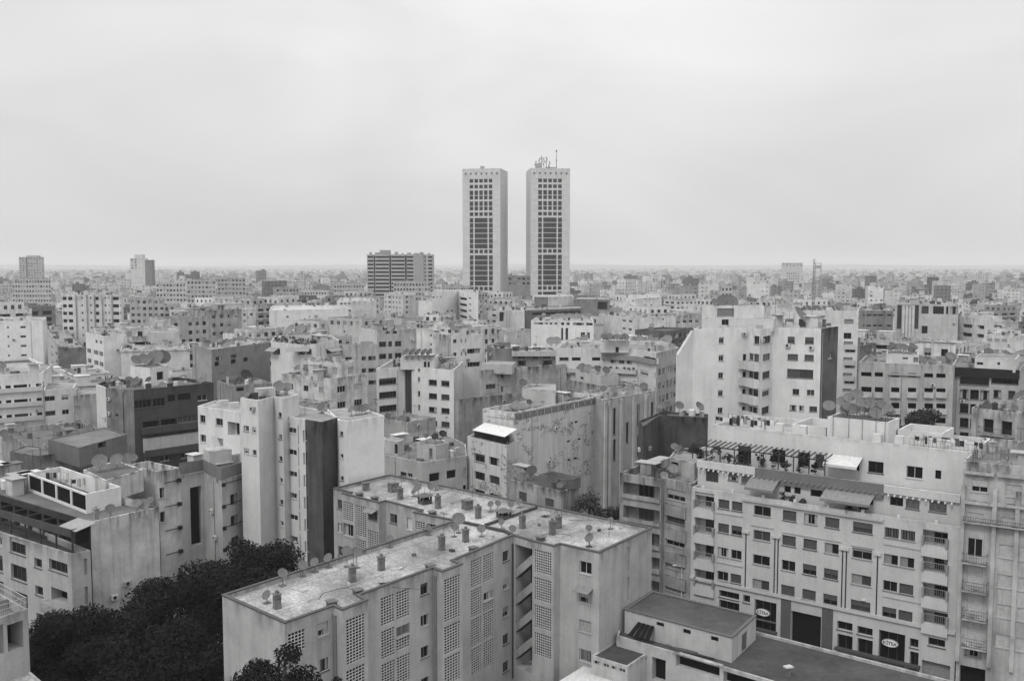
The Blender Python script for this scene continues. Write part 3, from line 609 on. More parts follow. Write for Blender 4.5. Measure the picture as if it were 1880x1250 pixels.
# ---- corner block with dark terrace band and lamp arms
b=B('apartment_block','pale corner block with a dark grey parapet band and black lamp arms','apartment block',z=17.9,ph=.5,col=0.57,near=True,short='the banded corner block',pts=[(330,873),(374,865),(407,882),(460,866),(430,845),(350,846)])
for i in(0,1,2): b.fm[i]=(.50,MW)
b.row(2,430,906,926,[(423,438)],4,3.0,['g','gg'],.3,fc=.15); b.row(0,360,893,1000,[(350,371)],1,3,'x',.8); b.row(2,456,905,950,[(452,459)],1,3,'x',.5)
b.build()
for i in(0,1,2): b.add('parapet_band',i,-.05,b.F[i][3]+.05,18.0,19.65,.01,.14,.20)
for r in range(4):
    u=b.ux(2,408,15.8); b.add('lamp_arm',2,u,b.F[2][3]*.93,17.35-3*r,17.43-3*r,.12,.2,.02,MFL); b.add('lamp_head',2,u-.22,u+.22,17.1-3*r,17.55-3*r,.1,.45,.02,MFL)
k=b; x_,y_=P(400,852,19.0); b.box('roof_house',x_,y_,3.2,2.6,19.0,21.2,.6,.5)
# ---- near left block with caged roof terrace and dark balconies
b=B('apartment_block','weathered white block with dark balcony strip and white-framed roof cage, near left','apartment block',M=(166,958),z=20.,ang=37.,xl=-150,xr=291,ph=.35,col=0.59,mat=MWO,rcol=.17,near=True,short='the caged-roof block'); KL=b
b.fm[3]=(.05,MW); L=b.F[3][3]
for k_ in range(7): b.hole(3,L-3.2-k_*3.3,L-.35-k_*3.3,16.9,19.3,'d' if k_%3 else 'o',1.6)
b.build()
k=B('lower_front',None,pts=[(-130,936),(130,1017),(166,1010),(-60,916)],z=17.2,ph=.7,col=.40,mat=MW,rcol=.05,near=True,sub=KL)
L=k.F[0][3]
k.row(0,36,990,1018,[(18,47)],4,3.0,['g','d'],.35,fc=.08); k.row(0,70,1025,1042,[(63,77)],4,3.05,'g',.35,fc=.08); k.row(0,107,1030,1050,[(90,124)],1,3,'g',.35,fc=.1); k.row(0,107,1081,1105,[(94,124)],4,3.05,'d',1.2)
k.row(0,-5,970,1000,[(-40,3)],4,3,'g',.3); k.row(1,157,1025,1055,[(154,160)],3,3,'k'); k.build()
for r in range(3):
    u0,u1=k.ux(0,92,11),k.ux(0,129,11); k.balc(0,u0,u1,10.6-3*r,1.1,.95,rail=(r==0),col=.34,rc=.3)
for j in range(8): k.add('pergola_post',0,L-.25-j*3.1,L-.1-j*3.1,16.5,19.7,-.4,-.25,.05)
k.add('pergola_beam',0,0,L-.1,18.9,19.72,-.24,-.12,.075)
for j in range(0,8): k.quad('pergola_rafter',0,[(L-.2-j*3.1,-.4,19.72),(L-.1-j*3.1,-.4,19.72),(L-.1-j*3.1,-2.2,19.72),(L-.2-j*3.1,-2.2,19.72)],.1,.05)
k.quad('corrugated_canopy',0,[(L-2.9,-.3,19.6),(L+.6,-.3,19.6),(L+.6,-2.6,20.05),(L-2.9,-2.6,20.05)],.05,.30)
k=B('roof_cage',None,pts=[(51,868),(158,907),(222,893),(112,856)],z=21.9,z0=19.68,ph=1.9,col=0.68,mat=MWC,near=True,sub=KL,rcol=.15)
L=k.F[0][3]
for j in range(4): k.hole(0,L*j/4+.25,L*(j+1)/4-.15,20.0,21.7,'x',.12)
k.build()
laundry(KL,*P(105,888,20.2),20.0,4.2,.2,'line of dark and white laundry inside the white roof cage',10)
laundry(KL,*P(160,898,20.2),20.0,3.6,.75,'short line of dark laundry near the cage corner on the roof',6)
laundry(KL,*P(80,880,20.2),20.0,3.0,.9,'short line of mixed laundry at the back of the roof cage',5)
k=B('stair_house',None,pts=[(153,862),(193,882),(263,862),(215,845)],z=22.3,z0=19.68,ph=.1,col=0.59,mat=MWO,near=True,sub=KL,rcol=.13); k.row(0,170,890,904,[(163,175)],1,3,'d',.1); k.build()
dishpx(k,184,866,.95,1.3,az=.2); dishpx(k,215,860,.85,1.1,az=-.1); dishpx(KL,245,862,.6,1.6,z=20.); dishpx(KL,40,884,.55,.9)
for x,y in((203,950),(252,940),(276,935)): dishpx(KL,x,y,.55,1.0)
k=B('right_wing',None,M=(291,866),z=21.8,ang=37.,wl=7,xr=331,ph=.9,col=0.57,mat=MWO,near=True,sub=KL,rcol=.2)
k.row(0,292,896,916,[(290,302)],2,3.,'g',.3); k.build()
for r in range(5): k.add('lamp_arm',0,k.ux(0,300,19),k.F[0][3]-.4,20.3-3*r,20.38-3*r,.2,.28,.02,MFL); k.add('lamp_head',0,k.F[0][3]-.6,k.F[0][3]-.2,20.1-3*r,20.55-3*r,.05,.5,.02,MFL)
plants=[(95,972),(118,990),(128,996),(70,955),(20,935),(32,938)]
for i,(x,y) in enumerate(plants):
    x_,y_=P(x,y,16.6); plant(KL,x_,y_,16.55,1.3,.6,i,.05,'leafy potted plant, %s from left on the dark balcony strip'%ORD[[4,5,6,3,1,2][i]])
# ---- dark hut roof block behind it and lower left pieces
b=B('apartment_block','low grey block with dark flat roof hut behind the near left block','apartment block',M=(75,836),z=17.5,ang=52.,xl=2,xr=240,ph=.9,col=.42,mat=MWO,rcol=.15,near=True,short='the dark roof-hut block'); b.fm[3]=(.3,MWO)
b.rows(0,2,b.F[0][3]-1,5,1.2,14.5,1.3,3); b.build()
x_,y_=P(160,822,17); k=B('roof_hut',None,pts=[(88,806),(145,822),(233,797),(192,784)],z=19.6,z0=16.6,ph=.12,col=.16,rcol=.17,near=True,sub=b); k.row(1,186,810,822,[(180,194)],1,3,'x',.6); k.build()
k=B('tank_box',None,pts=[(18,829),(74,838),(75,820),(48,818)],z=18.9,z0=16.5,ph=.1,col=.14,mat=MWO,near=True,sub=b,rcol=.16); k.build()
for x,y in((105,800),(135,797),(37,797),(8,808)): dishpx(b,x,y,.8,1.1,z=17.2)
for x,y in((110,812),(146,815),(60,825)): x_,y_=P(x,y,18); antenna(b,x_,y_,17,4)
# ---- bottom-left corner building
b=B('apartment_block','pale corner building with railed roof terrace at the bottom left edge','apartment block',pts=[(-90,1163),(51,1117),(-14,1080),(-160,1110)],z=18.,ph=.75,col=.40,near=True,short='the railed corner building',rcol=.13)
b.row(0,35,1140,1190,[(14,43)],1,3,'d',1.8); b.row(0,-10,1150,1205,[(-40,7)],1,3,'d',1.8); b.build()
for i in(0,1):
    L=b.F[i][3]; m=MB()
    for zz in(.55,1.0): m.box(0,L,-.025,.025,zz-.03,zz+.01,MMET)
    for j in range(int(L/.16)): m.box(j*.16,j*.16+.02,-.015,.015,0,1.0,MMET)
    a,d,n,_=b.F[i]; X,Y=b.loc(a[0]-n[0]*.1,a[1]-n[1]*.1); link('roof_railing',m.mesh('railing'),b.root,(X,Y,18.),math.atan2(d[1],d[0]),.4)
k=B('paved_terrace',None,pts=[(-100,1262),(30,1216),(84,1262),(-20,1320)],z=12.5,ph=.05,col=.42,near=True,sub=b,rmat=MROOF2,rcol=.30); k.build()
# ---- weathered balcony block left of the shop building
b=B('apartment_block','stained grey block with long recessed balconies and a roof terrace, left of the shop block','apartment block',pts=[(1138,868),(1214,879),(1220,877),(1272,888),(1320,852),(1212,836)],z=20.1,ph=1.0,col=.36,mat=MWO,rcol=.20,near=True,short='the stained balcony block'); K4=b
for r in range(5): 
    b.row(0,1178,889+43*r,917+43*r,[(1144,1211)],1,3,'o',1.5)
b.row(2,1240,899,918,[(1224,1258)],5,2.95,['p','s','g'],.25,sc=.3); b.build()
for r in range(5):
    z=b.uz(0,1178,917+43*r)[1]; b.add('balcony_front',0,b.ux(0,1143,z),b.ux(0,1212,z),z-.05,z+.5,.01,.25,.36); b.add('sill_band',2,b.ux(2,1222,z),b.ux(2,1260,z),z-1.6,z-.1,.01,.18,.32)
k=B('roof_rooms',None,pts=[(1228,840),(1275,850),(1300,838),(1240,825)],z=21.2,z0=19.05,ph=.15,col=.45,mat=MWO,near=True,sub=b,rcol=.25); k.row(0,1238,848,862,[(1232,1245)],1,3,'d',.3); k.build(); dishpx(b,1238,830,.55,.8,z=21.1); dishpx(b,1247,832,.45,.8,z=21.1)
# small dark stool on that roof
x_,y_=P(1213,856,19.1); t=thing('stool','small dark four-legged stool standing on the stained balcony block roof','stool',(x_,y_,19.1),.3); m=MB(); m.box(-.4,.4,-.25,.25,.55,.7,MFL); link('seat',m.mesh('seat'),t,col=.01)
for sx in(-1,1):
    for sy in(-1,1): m=MB(); m.box(sx*.33-.04,sx*.33+.04,sy*.2-.03,sy*.2+.03,0,.548,MFL); link('leg',m.mesh('leg'),t,col=.01)
# ---- shop building on the right
b=B('apartment_block','long white block with stepped terraces above street shops, front right','apartment block',M=(1762,968),z=19.8,ang=37.,xl=1270,wr=15,ph=.9,col=.50,mat=MWC,near=True,rcol=.35,short='the shop block'); KT=b; f=3
L=b.F[3][3]
b.row(3,1330,917,934,[(1319,1339),(1343.5,1363)],4,2.95,['s','g','G','p'],sc=.08,fc=.25)
for q,(x0,x1,ya,yb) in enumerate(((1384,1415,929,947),(1437,1462,937,956),(1476,1501,943,962),(1515,1541,950,969),(1566,1602,959,978))): b.row(3,(x0+x1)/2,ya,yb,[(x0,x1)],4,2.95,['s','g','G','p','g','s'],sc=.08,fc=.25)
b.row(3,1652,971,990,[(1624,1650),(1654,1680)],4,2.95,[['b','b'],['G','G'],['g','s'],['p','s']],sc=.08,fc=.22)
for r in range(5):
    b.row(3,1292,904+46.5*r-(0 if r<1 else 0),933+46.5*r,[(1276,1311)],1,3,'O',1.3) if r<4 else None
    b.row(3,1718,974+49.5*r,1002+49.5*r,[(1694,1740)],1,3,'O',1.4) if r<4 else None
zs=b.uz(3,1449,1098)[1]
for(x0,x1,y,ya,yb,st) in((1282,1303,1292,1062,1078,'g'),(1320,1357,1340,1086,1099,'g'),(1364,1377,1370,1092,1106,'g'),(1385,1425,1405,1103,1162,'g'),(1537,1565,1550,1141,1157,'g'),(1574,1602,1588,1151,1166,'g'),(1613,1661,1637,1160,1222,'g'),(1670,1686,1678,1172,1189,'g'),(1537,1565,1550,1165,1198,'g'),(1574,1602,1588,1173,1206,'g'),(1670,1686,1678,1196,1228,'g'),(1704,1735,1720,1172,1187,'g'),(1452,1507,1480,1126,1185,'d'),(1692,1744,1718,1216,1250,'s'),(1320,1357,1340,1104,1135,'g')): b.row(3,y,ya,yb,[(x0,x1)],1,3,'w' if st=='g' else st,.5,fc=.08)
b.build()
a0,d0,n0,_=b.F[3]
zb=zs-.2
def uu(px,z): return b.ux(3,px,z)
b.add('shop_cornice',3,.0,L,zb+.1,zb+.45,.01,.22,.5)
b.add('granite_panel',3,uu(1433,4),uu(1451,4),.1,zb,.01,.08,.10,MFL); b.add('granite_panel',3,uu(1508,4),uu(1528,4),.1,zb,.01,.08,.10,MFL)
b.add('shop_canopy',3,uu(1535,4),uu(1690,4),3.9,4.15,.02,.7,.07,MFL); b.add('shop_canopy',3,uu(1385,4),uu(1427,4),3.9,4.15,.02,.6,.07,MFL); b.add('cable_duct',3,uu(1275,6),uu(1425,6),5.1,5.25,.02,.2,.12,MFL)
b.add('ledge',3,uu(1364,19.3),uu(1622,19.3),19.15,19.4,.01,.25,.45)
for x,y0,y1 in((1369,977,1078),(1422,987,1090),(1428,988,1091),(1546,1008,1118),(1553,1009,1119),(1610,1018,1132)):
    z1=b.uz(3,x,y0)[1]; z0=b.uz(3,x,y1)[1]; u=b.ux(3,x,(z0+z1)/2); b.add('dark_rod',3,u-.06,u+.06,z0,z1,.012,.05,.01,MFL)  # wall grooves: black strips set on the face, their darkness put into the colour
for x0,x1,y in((1363,1376,975),(1417,1433,984),(1541,1559,1006),(1605,1618,1016)):
    z1=b.uz(3,(x0+x1)/2,y)[1]; b.add('pilaster_cap',3,uu(x0,z1),uu(x1,z1),z1-.2,z1+.1,.012,.22,.5)
for x0,x1,y in((1315,1364,944),(1378,1420,966),(1436,1545,985),(1563,1604,1003),(1622,1690,1003),(1315,1364,1035),(1622,1690,1100)):
    z1=b.uz(3,(x0+x1)/2,y)[1]; b.add('string_course',3,uu(x0,z1),uu(x1,z1),z1-.06,z1+.06,.01,.1,.45)
for r in range(5):
    for x0,x1,yy in((1275,1312,931),(1693,1741,1000)):
        z=b.uz(3,(x0+x1)/2,yy+47.5*r)[1]; u0,u1=uu(x0,z),uu(x1,z)
        if r<4:
            b.add('balcony_front',3,u0,u1,z-1.3,z-.1,.01,.3,.52); m=MB(); a,d,n,_=b.F[3]
            for k_ in range(14): m.box((u1-u0)*k_/13,(u1-u0)*k_/13+.03,-.03,0,0,.9,MMET)
            m.box(0,u1-u0,-.05,.01,.9,.96,MMET); m.box(.0,.22,-.35,-.06,-.1,.95,MFL); m.box(u1-u0-.22,u1-u0,-.35,-.06,-.1,.95,MFL)
            X,Y=b.loc(a[0]+d[0]*u0+n[0]*.02,a[1]+d[1]*u0+n[1]*.02); link('railing',m.mesh('railing'),b.root,(X,Y,z-.1),math.atan2(d[1],d[0]),.25)
# stepped upper floors
def setback(u0,u1,o,z,z0,ph,col,**k):
    f=b.F[3]; w=lambda u,oo:b.W(3,u,oo); q=B('upper_floor',None,poly=[w(u0,-o),w(u1,-o),w(u1,-14.8),w(u0,-14.8)],z=z,z0=z0,ph=ph,col=col,mat=MWC,near=True,sub=b,**k); return q
k=setback(.0,L-.3,1.6,22.9,18.95,.5,.52,rcol=.3); K6=k
k.row(0,1305,861,884,[(1296,1319)],1,3,'gg',.15,fc=.05); k.row(0,1345,868,882,[(1337,1355)],1,3,'p',.15,sc=.1); k.row(0,1370,873,888,[(1361,1379)],1,3,'s',.15,sc=.12)
k.row(0,1500,890,912,[(1440,1452),(1458,1470),(1488,1510),(1528,1556),(1577,1603)],1,3,'d',.3); k.row(0,1645,912,928,[(1634,1658)],1,3,'gg',.15,fc=.05); k.row(0,1674,916,934,[(1663,1688)],1,3,'s',.15,sc=.12); k.row(0,1722,920,940,[(1706,1738)],1,3,'s',.15,sc=.12)
um0,um1=k.ux(0,1388,21),k.ux(0,1622,21); k.build()
k.add('terrace_wall',0,um0,um1,21.3,22.93,.03,.28,.16)   # grey painted middle part
for j in range(46):
    u=.25+j*(L-.8)/46; k.quad('tile_bracket',0,[(u,.30,22.0),(u+.2,.30,22.0),(u+.2,.55,21.9),(u,.55,21.9)],.1,.16 if um0<u<um1 else .5)
k.add('cornice',0,-.02,um0-.05,22.05,22.9,.012,.28,.55); k.add('cornice',0,um1+.05,L-.32,22.05,22.9,.012,.28,.55)
k7=setback(.6,L-.1,4.4,27.,21.9,.75,.60,rcol=.38)
k7.row(0,1363,818,850,[(1355,1379)],1,3,'g',.15,fc=.05); k7.row(0,1430,825,850,[(1418,1442),(1465,1487),(1497,1513)],1,3,'g',.15,fc=.1); k7.row(0,1560,842,862,[(1549,1578)],1,3,'d',.3); k7.row(0,1608,847,868,[(1594,1622)],1,3,'g',.2,fc=.05)
k7.row(0,1679,856,878,[(1664,1694)],1,3,'g',.2,fc=.5); k7.row(0,1722,863,879,[(1717,1728)],1,3,'d',.2); k7.build()
w7=k7.W
for i,(x,y) in enumerate(((1303,0),(1440,0))): pass
# pergola over the top terrace
t0,t1=k7.ux(0,1288,25),k7.ux(0,1528,25); pm=0
for j in range(26):
    u=t0+(t1-t0)*j/25; k7.quad('pergola_slat',0,[(u,.02,25.15),(u+.09,.02,25.15),(u+.09,2.7,24.85),(u,2.7,24.85)],.1,.03)
k7.add('pergola_beam',0,t0-.2,t1+.3,24.62,24.75,2.4,2.5,.03,MFL)
for j in range(10): u=t0+(t1-t0)*j/9; k7.add('pergola_post',0,u-.05,u+.05,22.9,24.6,2.38,2.48,.03,MFL)
for j in range(9):
    px=1296+26*j; x_,y_=k7.W(0,k7.ux(0,px,23),R.uniform(.6,1.9)); plant(b,x_,y_,22.42,R.uniform(1,1.9),R.uniform(.4,.8),40+j,.03,'dark leafy plant under the roof pergola, %s from left'%ORD[j+1])
def awn(kk,x0,x1,z0,z1,o1,col,name='awning'):
    u0,u1=kk.ux(0,x0,z0),kk.ux(0,x1,z0); kk.quad(name,0,[(u0,o1,z0),(u1,o1,z0),(u1,.05,z1),(u0,.05,z1)],.05,col); kk.add('valance',0,u0,u1,z0-.3,z0-.06,o1-.02,o1,col)
awn(k7,1522,1584,24.3,25.1,2.2,.6); awn(K6,1380,1432,20.9,21.9,2.2,.2); awn(K6,1517,1607,20.9,21.7,2.2,.22)
for j in range(8): u=L*(j+.4)/8; b.add('terrace_post',3,u-.16,u+.16,19.8,20.15,-.24,-.001,.6)
for i,x in enumerate((1448,1462,1480,1560,1590)): x_,y_=K6.W(0,K6.ux(0,x,20),.9); plant(b,x_,y_,18.95,R.uniform(.9,1.4),.5,60+i,.05,'dark bushy plant on the grey middle terrace, %s from left'%ORD[i+1])
# roof of the shop block
zr=27-.75
f0=k7
def kpt(px,o,z=27): return k7.W(0,k7.ux(0,px,z),-o)
k=B('lift_house',None,poly=[kpt(1512,1.2),kpt(1625,1.2),kpt(1625,5.5),kpt(1512,5.5)],z=29.2,z0=26.26,ph=.12,col=.66,mat=MWC,near=True,sub=b,rcol=.12); k.build(); KH=k
for (x,y,r,mh) in((1507,0,.75,1.3),(1518,0,.7,1.6),(1530,0,.7,2.1),(1546,0,.75,2.6),(1524,0,.6,1.0),(1560,0,.7,1.0),(1577,0,.75,1.1),(1566,0,.6,2.0),(1582,0,.6,2.2),(1594,0,.8,.9),(1600,0,.6,1.8),(1612,0,.6,1.5),(1590,0,.6,1.6),(1552,0,.7,1.2),(1570,0,.7,1.6),(1540,0,.65,1.3),(1616,0,.5,1.0),(1534,0,.6,.9)):
    x_,y_=kpt(x+3,R.uniform(1.6,5.),29.2); dish(KH,x_,y_,29.08,r,mh,col=R.uniform(.2,.28),az=R.uniform(-.6,.3))
for x in(1524,1553,1578,1603,1620): x_,y_=kpt(x,1.08,29); antenna(b,x_,y_,27,R.choice([3,4,5]),1)
k=B('roof_terrace_wall',None,poly=[kpt(1628,4.3),kpt(1712,4.3),kpt(1712,9.8),kpt(1628,9.8)],z=28.0,z0=26.26,ph=1.6,col=.66,mat=MWC,near=True,sub=b,rcol=.4); k.build()
k=B('roof_terrace_wall',None,poly=[kpt(1437,3.0),kpt(1500,3.0),kpt(1500,9.5),kpt(1437,9.5)],z=27.6,z0=26.26,ph=1.25,col=.66,mat=MWC,near=True,sub=b,rcol=.36); k.build()
for x,o in((1427,.8),(1470,.8),(1648,.7),(1608,.5)):
    x_,y_=kpt(x,o); b.box('roof_pier',x_,y_,.9,.7,26.26,27.9,math.atan2(d0[1],d0[0]),.66,MWC)
def kl(px,o,L_,lab,n,rz=0): x_,y_=kpt(px,o); laundry(b,x_,y_,26.3,L_,math.atan2(d0[1],d0[0])+rz,lab,n)
kl(1352,1.0,6.5,'long line of mixed laundry at the left end of the shop block roof',14); kl(1372,2.2,6,'second laundry line behind the first, left end of shop block roof',12); kl(1350,3.4,5,'farthest laundry line at the left end of the shop block roof',9)
kl(1735,1.4,7,'front laundry line of white sheets at right end of shop block roof',15); kl(1738,2.4,6,'back laundry line of dark clothes at right end of shop block roof',13)
fm=MB()
for j in range(26): fm.box(j*.4,j*.4+.03,-.015,.015,0,1.5,MMET)
for z in(.1,.8,1.5): fm.box(0,10,-.015,.015,z-.02,z+.02,MMET)
x_,y_=kpt(1668,.4); X,Y=b.loc(x_,y_); link('roof_fence',fm.mesh('roof_fence'),b.root,(X,Y,26.3),math.atan2(d0[1],d0[0]),.12)
# shop signs
def sign(px,py,lab):
    u,z=b.uz(3,px,py); x_,y_=b.W(3,u,.45); o=thing('shop_sign',lab,'shop sign',(x_,y_,z),math.atan2(d0[1],d0[0]),'oval shop signs'); m=MB(); n=28
    for k_,(s2,y0,c) in enumerate(((1.0,.0,0),(.93,-.04,0))):
        ring=[(.88*s2*math.cos(6.2832*j/n),y0,.42*s2*math.sin(6.2832*j/n)) for j in range(n)]; bk=[(p[0],y0+(.2 if k_==0 else .04),p[2]) for p in ring]; q=MB(); q.prism(ring,bk,MFL); link('sign_board' if k_==0 else 'sign_face',q.mesh('sign'),o,col=.25 if k_==0 else .75)
    c=bpy.data.curves.new('lettering','FONT'); c.body='KİTEA'; c.size=.50; c.align_x='CENTER'; c.align_y='CENTER'; c.extrude=.01; c.offset=.006
    t0_=bpy.data.objects.new('lettering',c); COL.objects.link(t0_); c.materials.append(MFL); bpy.context.view_layer.update(); me_=bpy.data.meshes.new_from_object(t0_.evaluated_get(bpy.context.evaluated_depsgraph_get())); bpy.data.objects.remove(t0_); t=link('lettering',me_,o); t.location=(0,-.06,0); t.rotation_euler=(math.pi/2,0,0); t.color=(.01,.01,.01,1);
sign(1403,1122,'oval KİTEA sign over the left shop window, beside the dark entrance'); sign(1636,1178,'oval KİTEA sign over the right shop window, below the balconies')
for i,(px,py,z0,lab) in enumerate(((1600,1104,0,'slim white street lamp in front of the right shop windows'),(1252,1040,0,'slim white street lamp left of the shop block'))):
    z=9.8 if i==0 else 9.3; x_,y_=P(px,py,z); o=thing('street_lamp',lab,'street lamp',(x_,y_,0)); m=MB(); m.tube((0,0,0),(0,0,z),.09,.06,MFL,8); link('pole',m.mesh('pole'),o,col=.6); m=MB(); m.tube((-.1,0,z),(-.9,-.2,z+.25),.04,.03,MFL,6); m.box(-1.2,-.7,-.32,-.1,z+.2,z+.32,MFL); link('lamp_head',m.mesh('lamp_head'),o,col=.6)
# ---- right edge block with closed white shutters
b=B('apartment_block','pale block with closed white shutters and small curved balconies, right edge','apartment block',M=(1990,868),z=27.,ang=33.,xl=1769,wr=16,ph=1.3,col=.47,mat=MWO,near=True,rcol=.2,short='the white-shutter block'); f=3
b.row(3,1848,1000,1024,[(1834,1863),(1872,1900)],4,3.1,'s',.15,sc=.45)
b.row(3,1799,881,903,[(1784,1814)],1,3,'p',.15,sc=.42); b.row(3,1861,890,912,[(1847,1876)],1,3,'s',.15,sc=.42)
b.row(3,1790,941,960,[(1775,1806)],1,3,'s',.15,sc=.42); b.row(3,1850,950,972,[(1838,1865),(1875,1900)],1,3,'s',.15,sc=.42)
for r in range(4): b.row(3,1790,988+51.5*r,1022+51.5*r,[(1776,1804)],1,3,'gg' if r==0 else 's',.15,sc=.45)
b.row(3,1788,1185,1206,[(1771,1802)],1,3,'g',.3,fc=.3); b.row(3,1790,1225,1290,[(1761,1808)],1,3,'d',.8); b.build()
for r in range(4):
    z=b.uz(3,1790,1030+51.5*r)[1]; b.balc(3,b.ux(3,1768,z),b.ux(3,1813,z),z,1.0,.95,rail=True,rc=.09)
for x0,x1,y in((1771,1826,868),(1832,1890,874),(1771,1826,923),(1832,1890,929)):
    z1=b.uz(3,(x0+x1)/2,y)[1]; b.add('cornice',3,b.ux(3,x0,z1),b.ux(3,x1,z1),z1-.15,z1+.2,.01,.4,.45,MWO)
for x in(1767,1825,1867):
    u=b.ux(3,x,20); b.add('rib',3,u-.2,u+.2,6,24.5,.01,.35,.47)
z1=b.uz(3,1820,960)[1]; b.balc(3,b.ux(3,1770,z1),b.ux(3,1880,z1)+2,z1,.7,.5,rail=True)
# ---- low buildings in the courtyard, bottom right
b=B('service_building','low building with wide dark flat roof and long openings, bottom right','building',pts=[(1132,1166),(1600,1303),(1800,1262),(1389,1158),(1150,1112)],z=8.4,ph=.3,col=.46,mat=MW,near=True,rcol=.075,short='the low courtyard building'); KC=b
b.row(0,1280,1211,1234,[(1241,1321)],1,3,'d',.8); b.row(0,1360,1240,1262,[(1328,1420)],1,3,'d',.8); b.row(0,1209,1208,1250,[(1197,1222)],1,3,'d',.8); b.build()
k=B('roof_shed',None,pts=[(1147,1119),(1344,1171),(1388,1131),(1198,1086)],z=10.6,z0=8.1,ph=.02,col=.48,mat=MW,rcol=.085,near=True,sub=b)
k.row(0,1212,1142,1149,[(1205,1219)],1,3,'d',.15); k.row(0,1262,1155,1163,[(1254,1268)],1,3,'d',.15); k.row(0,1312,1168,1176,[(1305,1319)],1,3,'d',.15); k.row(1,1366,1162,1194,[(1362,1371)],1,3,'s',.1,sc=.12); k.build(coping=.12)
m=MB(); Q=[P(1172,1142,9.6),P(1203,1150,9.6),P(1192,1180,8.6),P(1152,1168,8.6)]
zz=[9.7,9.7,8.7,8.7]
for j in range(4):
    def lp(t,s): 
        a=[Q[0][i]*(1-t)+Q[1][i]*t for i in(0,1)]; c=[Q[3][i]*(1-t)+Q[2][i]*t for i in(0,1)]; return (a[0]*(1-s)+c[0]*s-b.cx,a[1]*(1-s)+c[1]*s-b.cy,9.7*(1-s)+8.75*s)
    m.prism([lp(j/4+.02,0),lp(j/4+.23,0),lp(j/4+.23,1),lp(j/4+.02,1)],[tuple(v+(0,0,.06)[i] for i,v in enumerate(p)) for p in (lp(j/4+.02,0),lp(j/4+.23,0),lp(j/4+.23,1),lp(j/4+.02,1))],MGLS)
link('skylight',m.mesh('skylight'),b.root,col=.1)
for j in range(9):
    x_,y_=P(1216+j*9+R.uniform(-4,4),1166+j*5.2,8.2); m=MB(); m.box(-1.6,1.6,-.12,.12,0,.12,MFL); t=thing('timber_plank','dark old plank, %s from left in the pile beside the roof shed'%ORD[j+1],'plank',(x_,y_,8.12+.0*j),-.62+R.uniform(-.2,.2),'planks along the roof shed'); link('board',m.mesh('board'),t,col=R.choice([.03,.05,.1,.25]))
x_,y_=P(1447,1240,8.2); k=b.box('vent_stack',x_,y_,.35,.35,8.1,9.0,.4,.15,MFL); b.box('vent_cap',x_,y_,.8,.6,9.02,9.15,.4,.5,MFL)
k=B('small_annex',None,pts=[(1086,1203),(1152,1223),(1193,1196),(1130,1175)],z=7.4,ph=.12,col=.48,near=True,sub=b,rcol=.06); k.row(0,1104,1215,1222,[(1090,1103),(1107,1118),(1122,1133),(1136,1148)],1,3,'gg',.15,fc=.4); k.row(1,1183,1207,1214,[(1185,1190)],1,3,'d',.15); k.build()
cs_=[P(1020,1262,5.2),P(1166,1262,5.2),P(1150,1246,5.2),P(1085,1219,5.2)]
cs_=[P(985,1275,5.2),P(1130,1318,5.2),P(1176,1262,5.2),P(1084,1219,5.2)]
cr=thing('corrugated_shed','low shed with pale corrugated roof beside the small annex, bottom edge','shed',(cs_[0][0],cs_[0][1],0)); m=MB(); n=34; ox,oy=cs_[0]
A_,B_,C_,D_=[Vector((p[0]-ox,p[1]-oy,5.2)) for p in cs_]
for j in range(n):
    for h2,h3,ta,tb in((0,.08,j/n,(j+.5)/n),(.08,0,(j+.5)/n,(j+1)/n)):
        p,q=A_.lerp(B_,ta),A_.lerp(B_,tb); r,s2=D_.lerp(C_,tb),D_.lerp(C_,ta); m.poly([p+Vector((0,0,h2)),q+Vector((0,0,h3)),r+Vector((0,0,h3+.3)),s2+Vector((0,0,h2+.3))],MFL)
link('roof',m.mesh('corrugated'),cr,col=.62); m=MB(); m.prism([(p[0]*.97,p[1]*.97,0) for p in(A_,B_,C_,D_)],[(p[0]*.97,p[1]*.97,5.1) for p in(A_,B_,C_,D_)],MW); link('wall',m.mesh('wall'),cr,col=.4)
# trees
MLEAF.node_tree.nodes['Principled BSDF'].inputs['Specular IOR Level'].default_value=.05
tree('broadleaf_tree','large dark bushy tree beside the pale-roofed block, topmost of the courtyard trees',-30.5,104,0,17.6,7.4,52000,.2,.014,1,'dark courtyard trees')
tree('broadleaf_tree','dark leafy tree in front of the caged-roof block, leftmost courtyard tree',-42.,90,0,15.8,5.4,30000,.2,.014,2,'dark courtyard trees')
tree('broadleaf_tree','dark leafy tree between the leftmost and the topmost courtyard trees',-35.5,92,0,16.3,6.2,36000,.2,.014,3,'dark courtyard trees')
tree('broadleaf_tree','dark crown touching the left edge of the pale-roofed block',-24.8,98,0,15.8,5.0,26000,.2,.014,4,'dark courtyard trees')
tree('broadleaf_tree','dark tree low in the courtyard between two bigger crowns, bottom',-31.5,86,0,13.5,6.2,30000,.2,.012,5,'dark courtyard trees')
tree('broadleaf_tree','dark tree at the foot of the near left block, bottom',-38,80,0,11.5,5.6,22000,.2,.012,6,'dark courtyard trees')
tree('broadleaf_tree','dark low crown beside the end wall of the pale-roofed block',-27,81,0,12,4.6,22000,.2,.012,7,'dark courtyard trees')
tree('street_tree','small dark tree in front of the end wall of the pale-roofed block',-17.9,70.2,0,19.3,3.0,22000,.15,.014,8,th=.55)
tree('street_tree','smaller dark tree right of the small tree before the lattice wall',-13.2,70.,0,17.3,1.9,10000,.15,.014,9,th=.6)
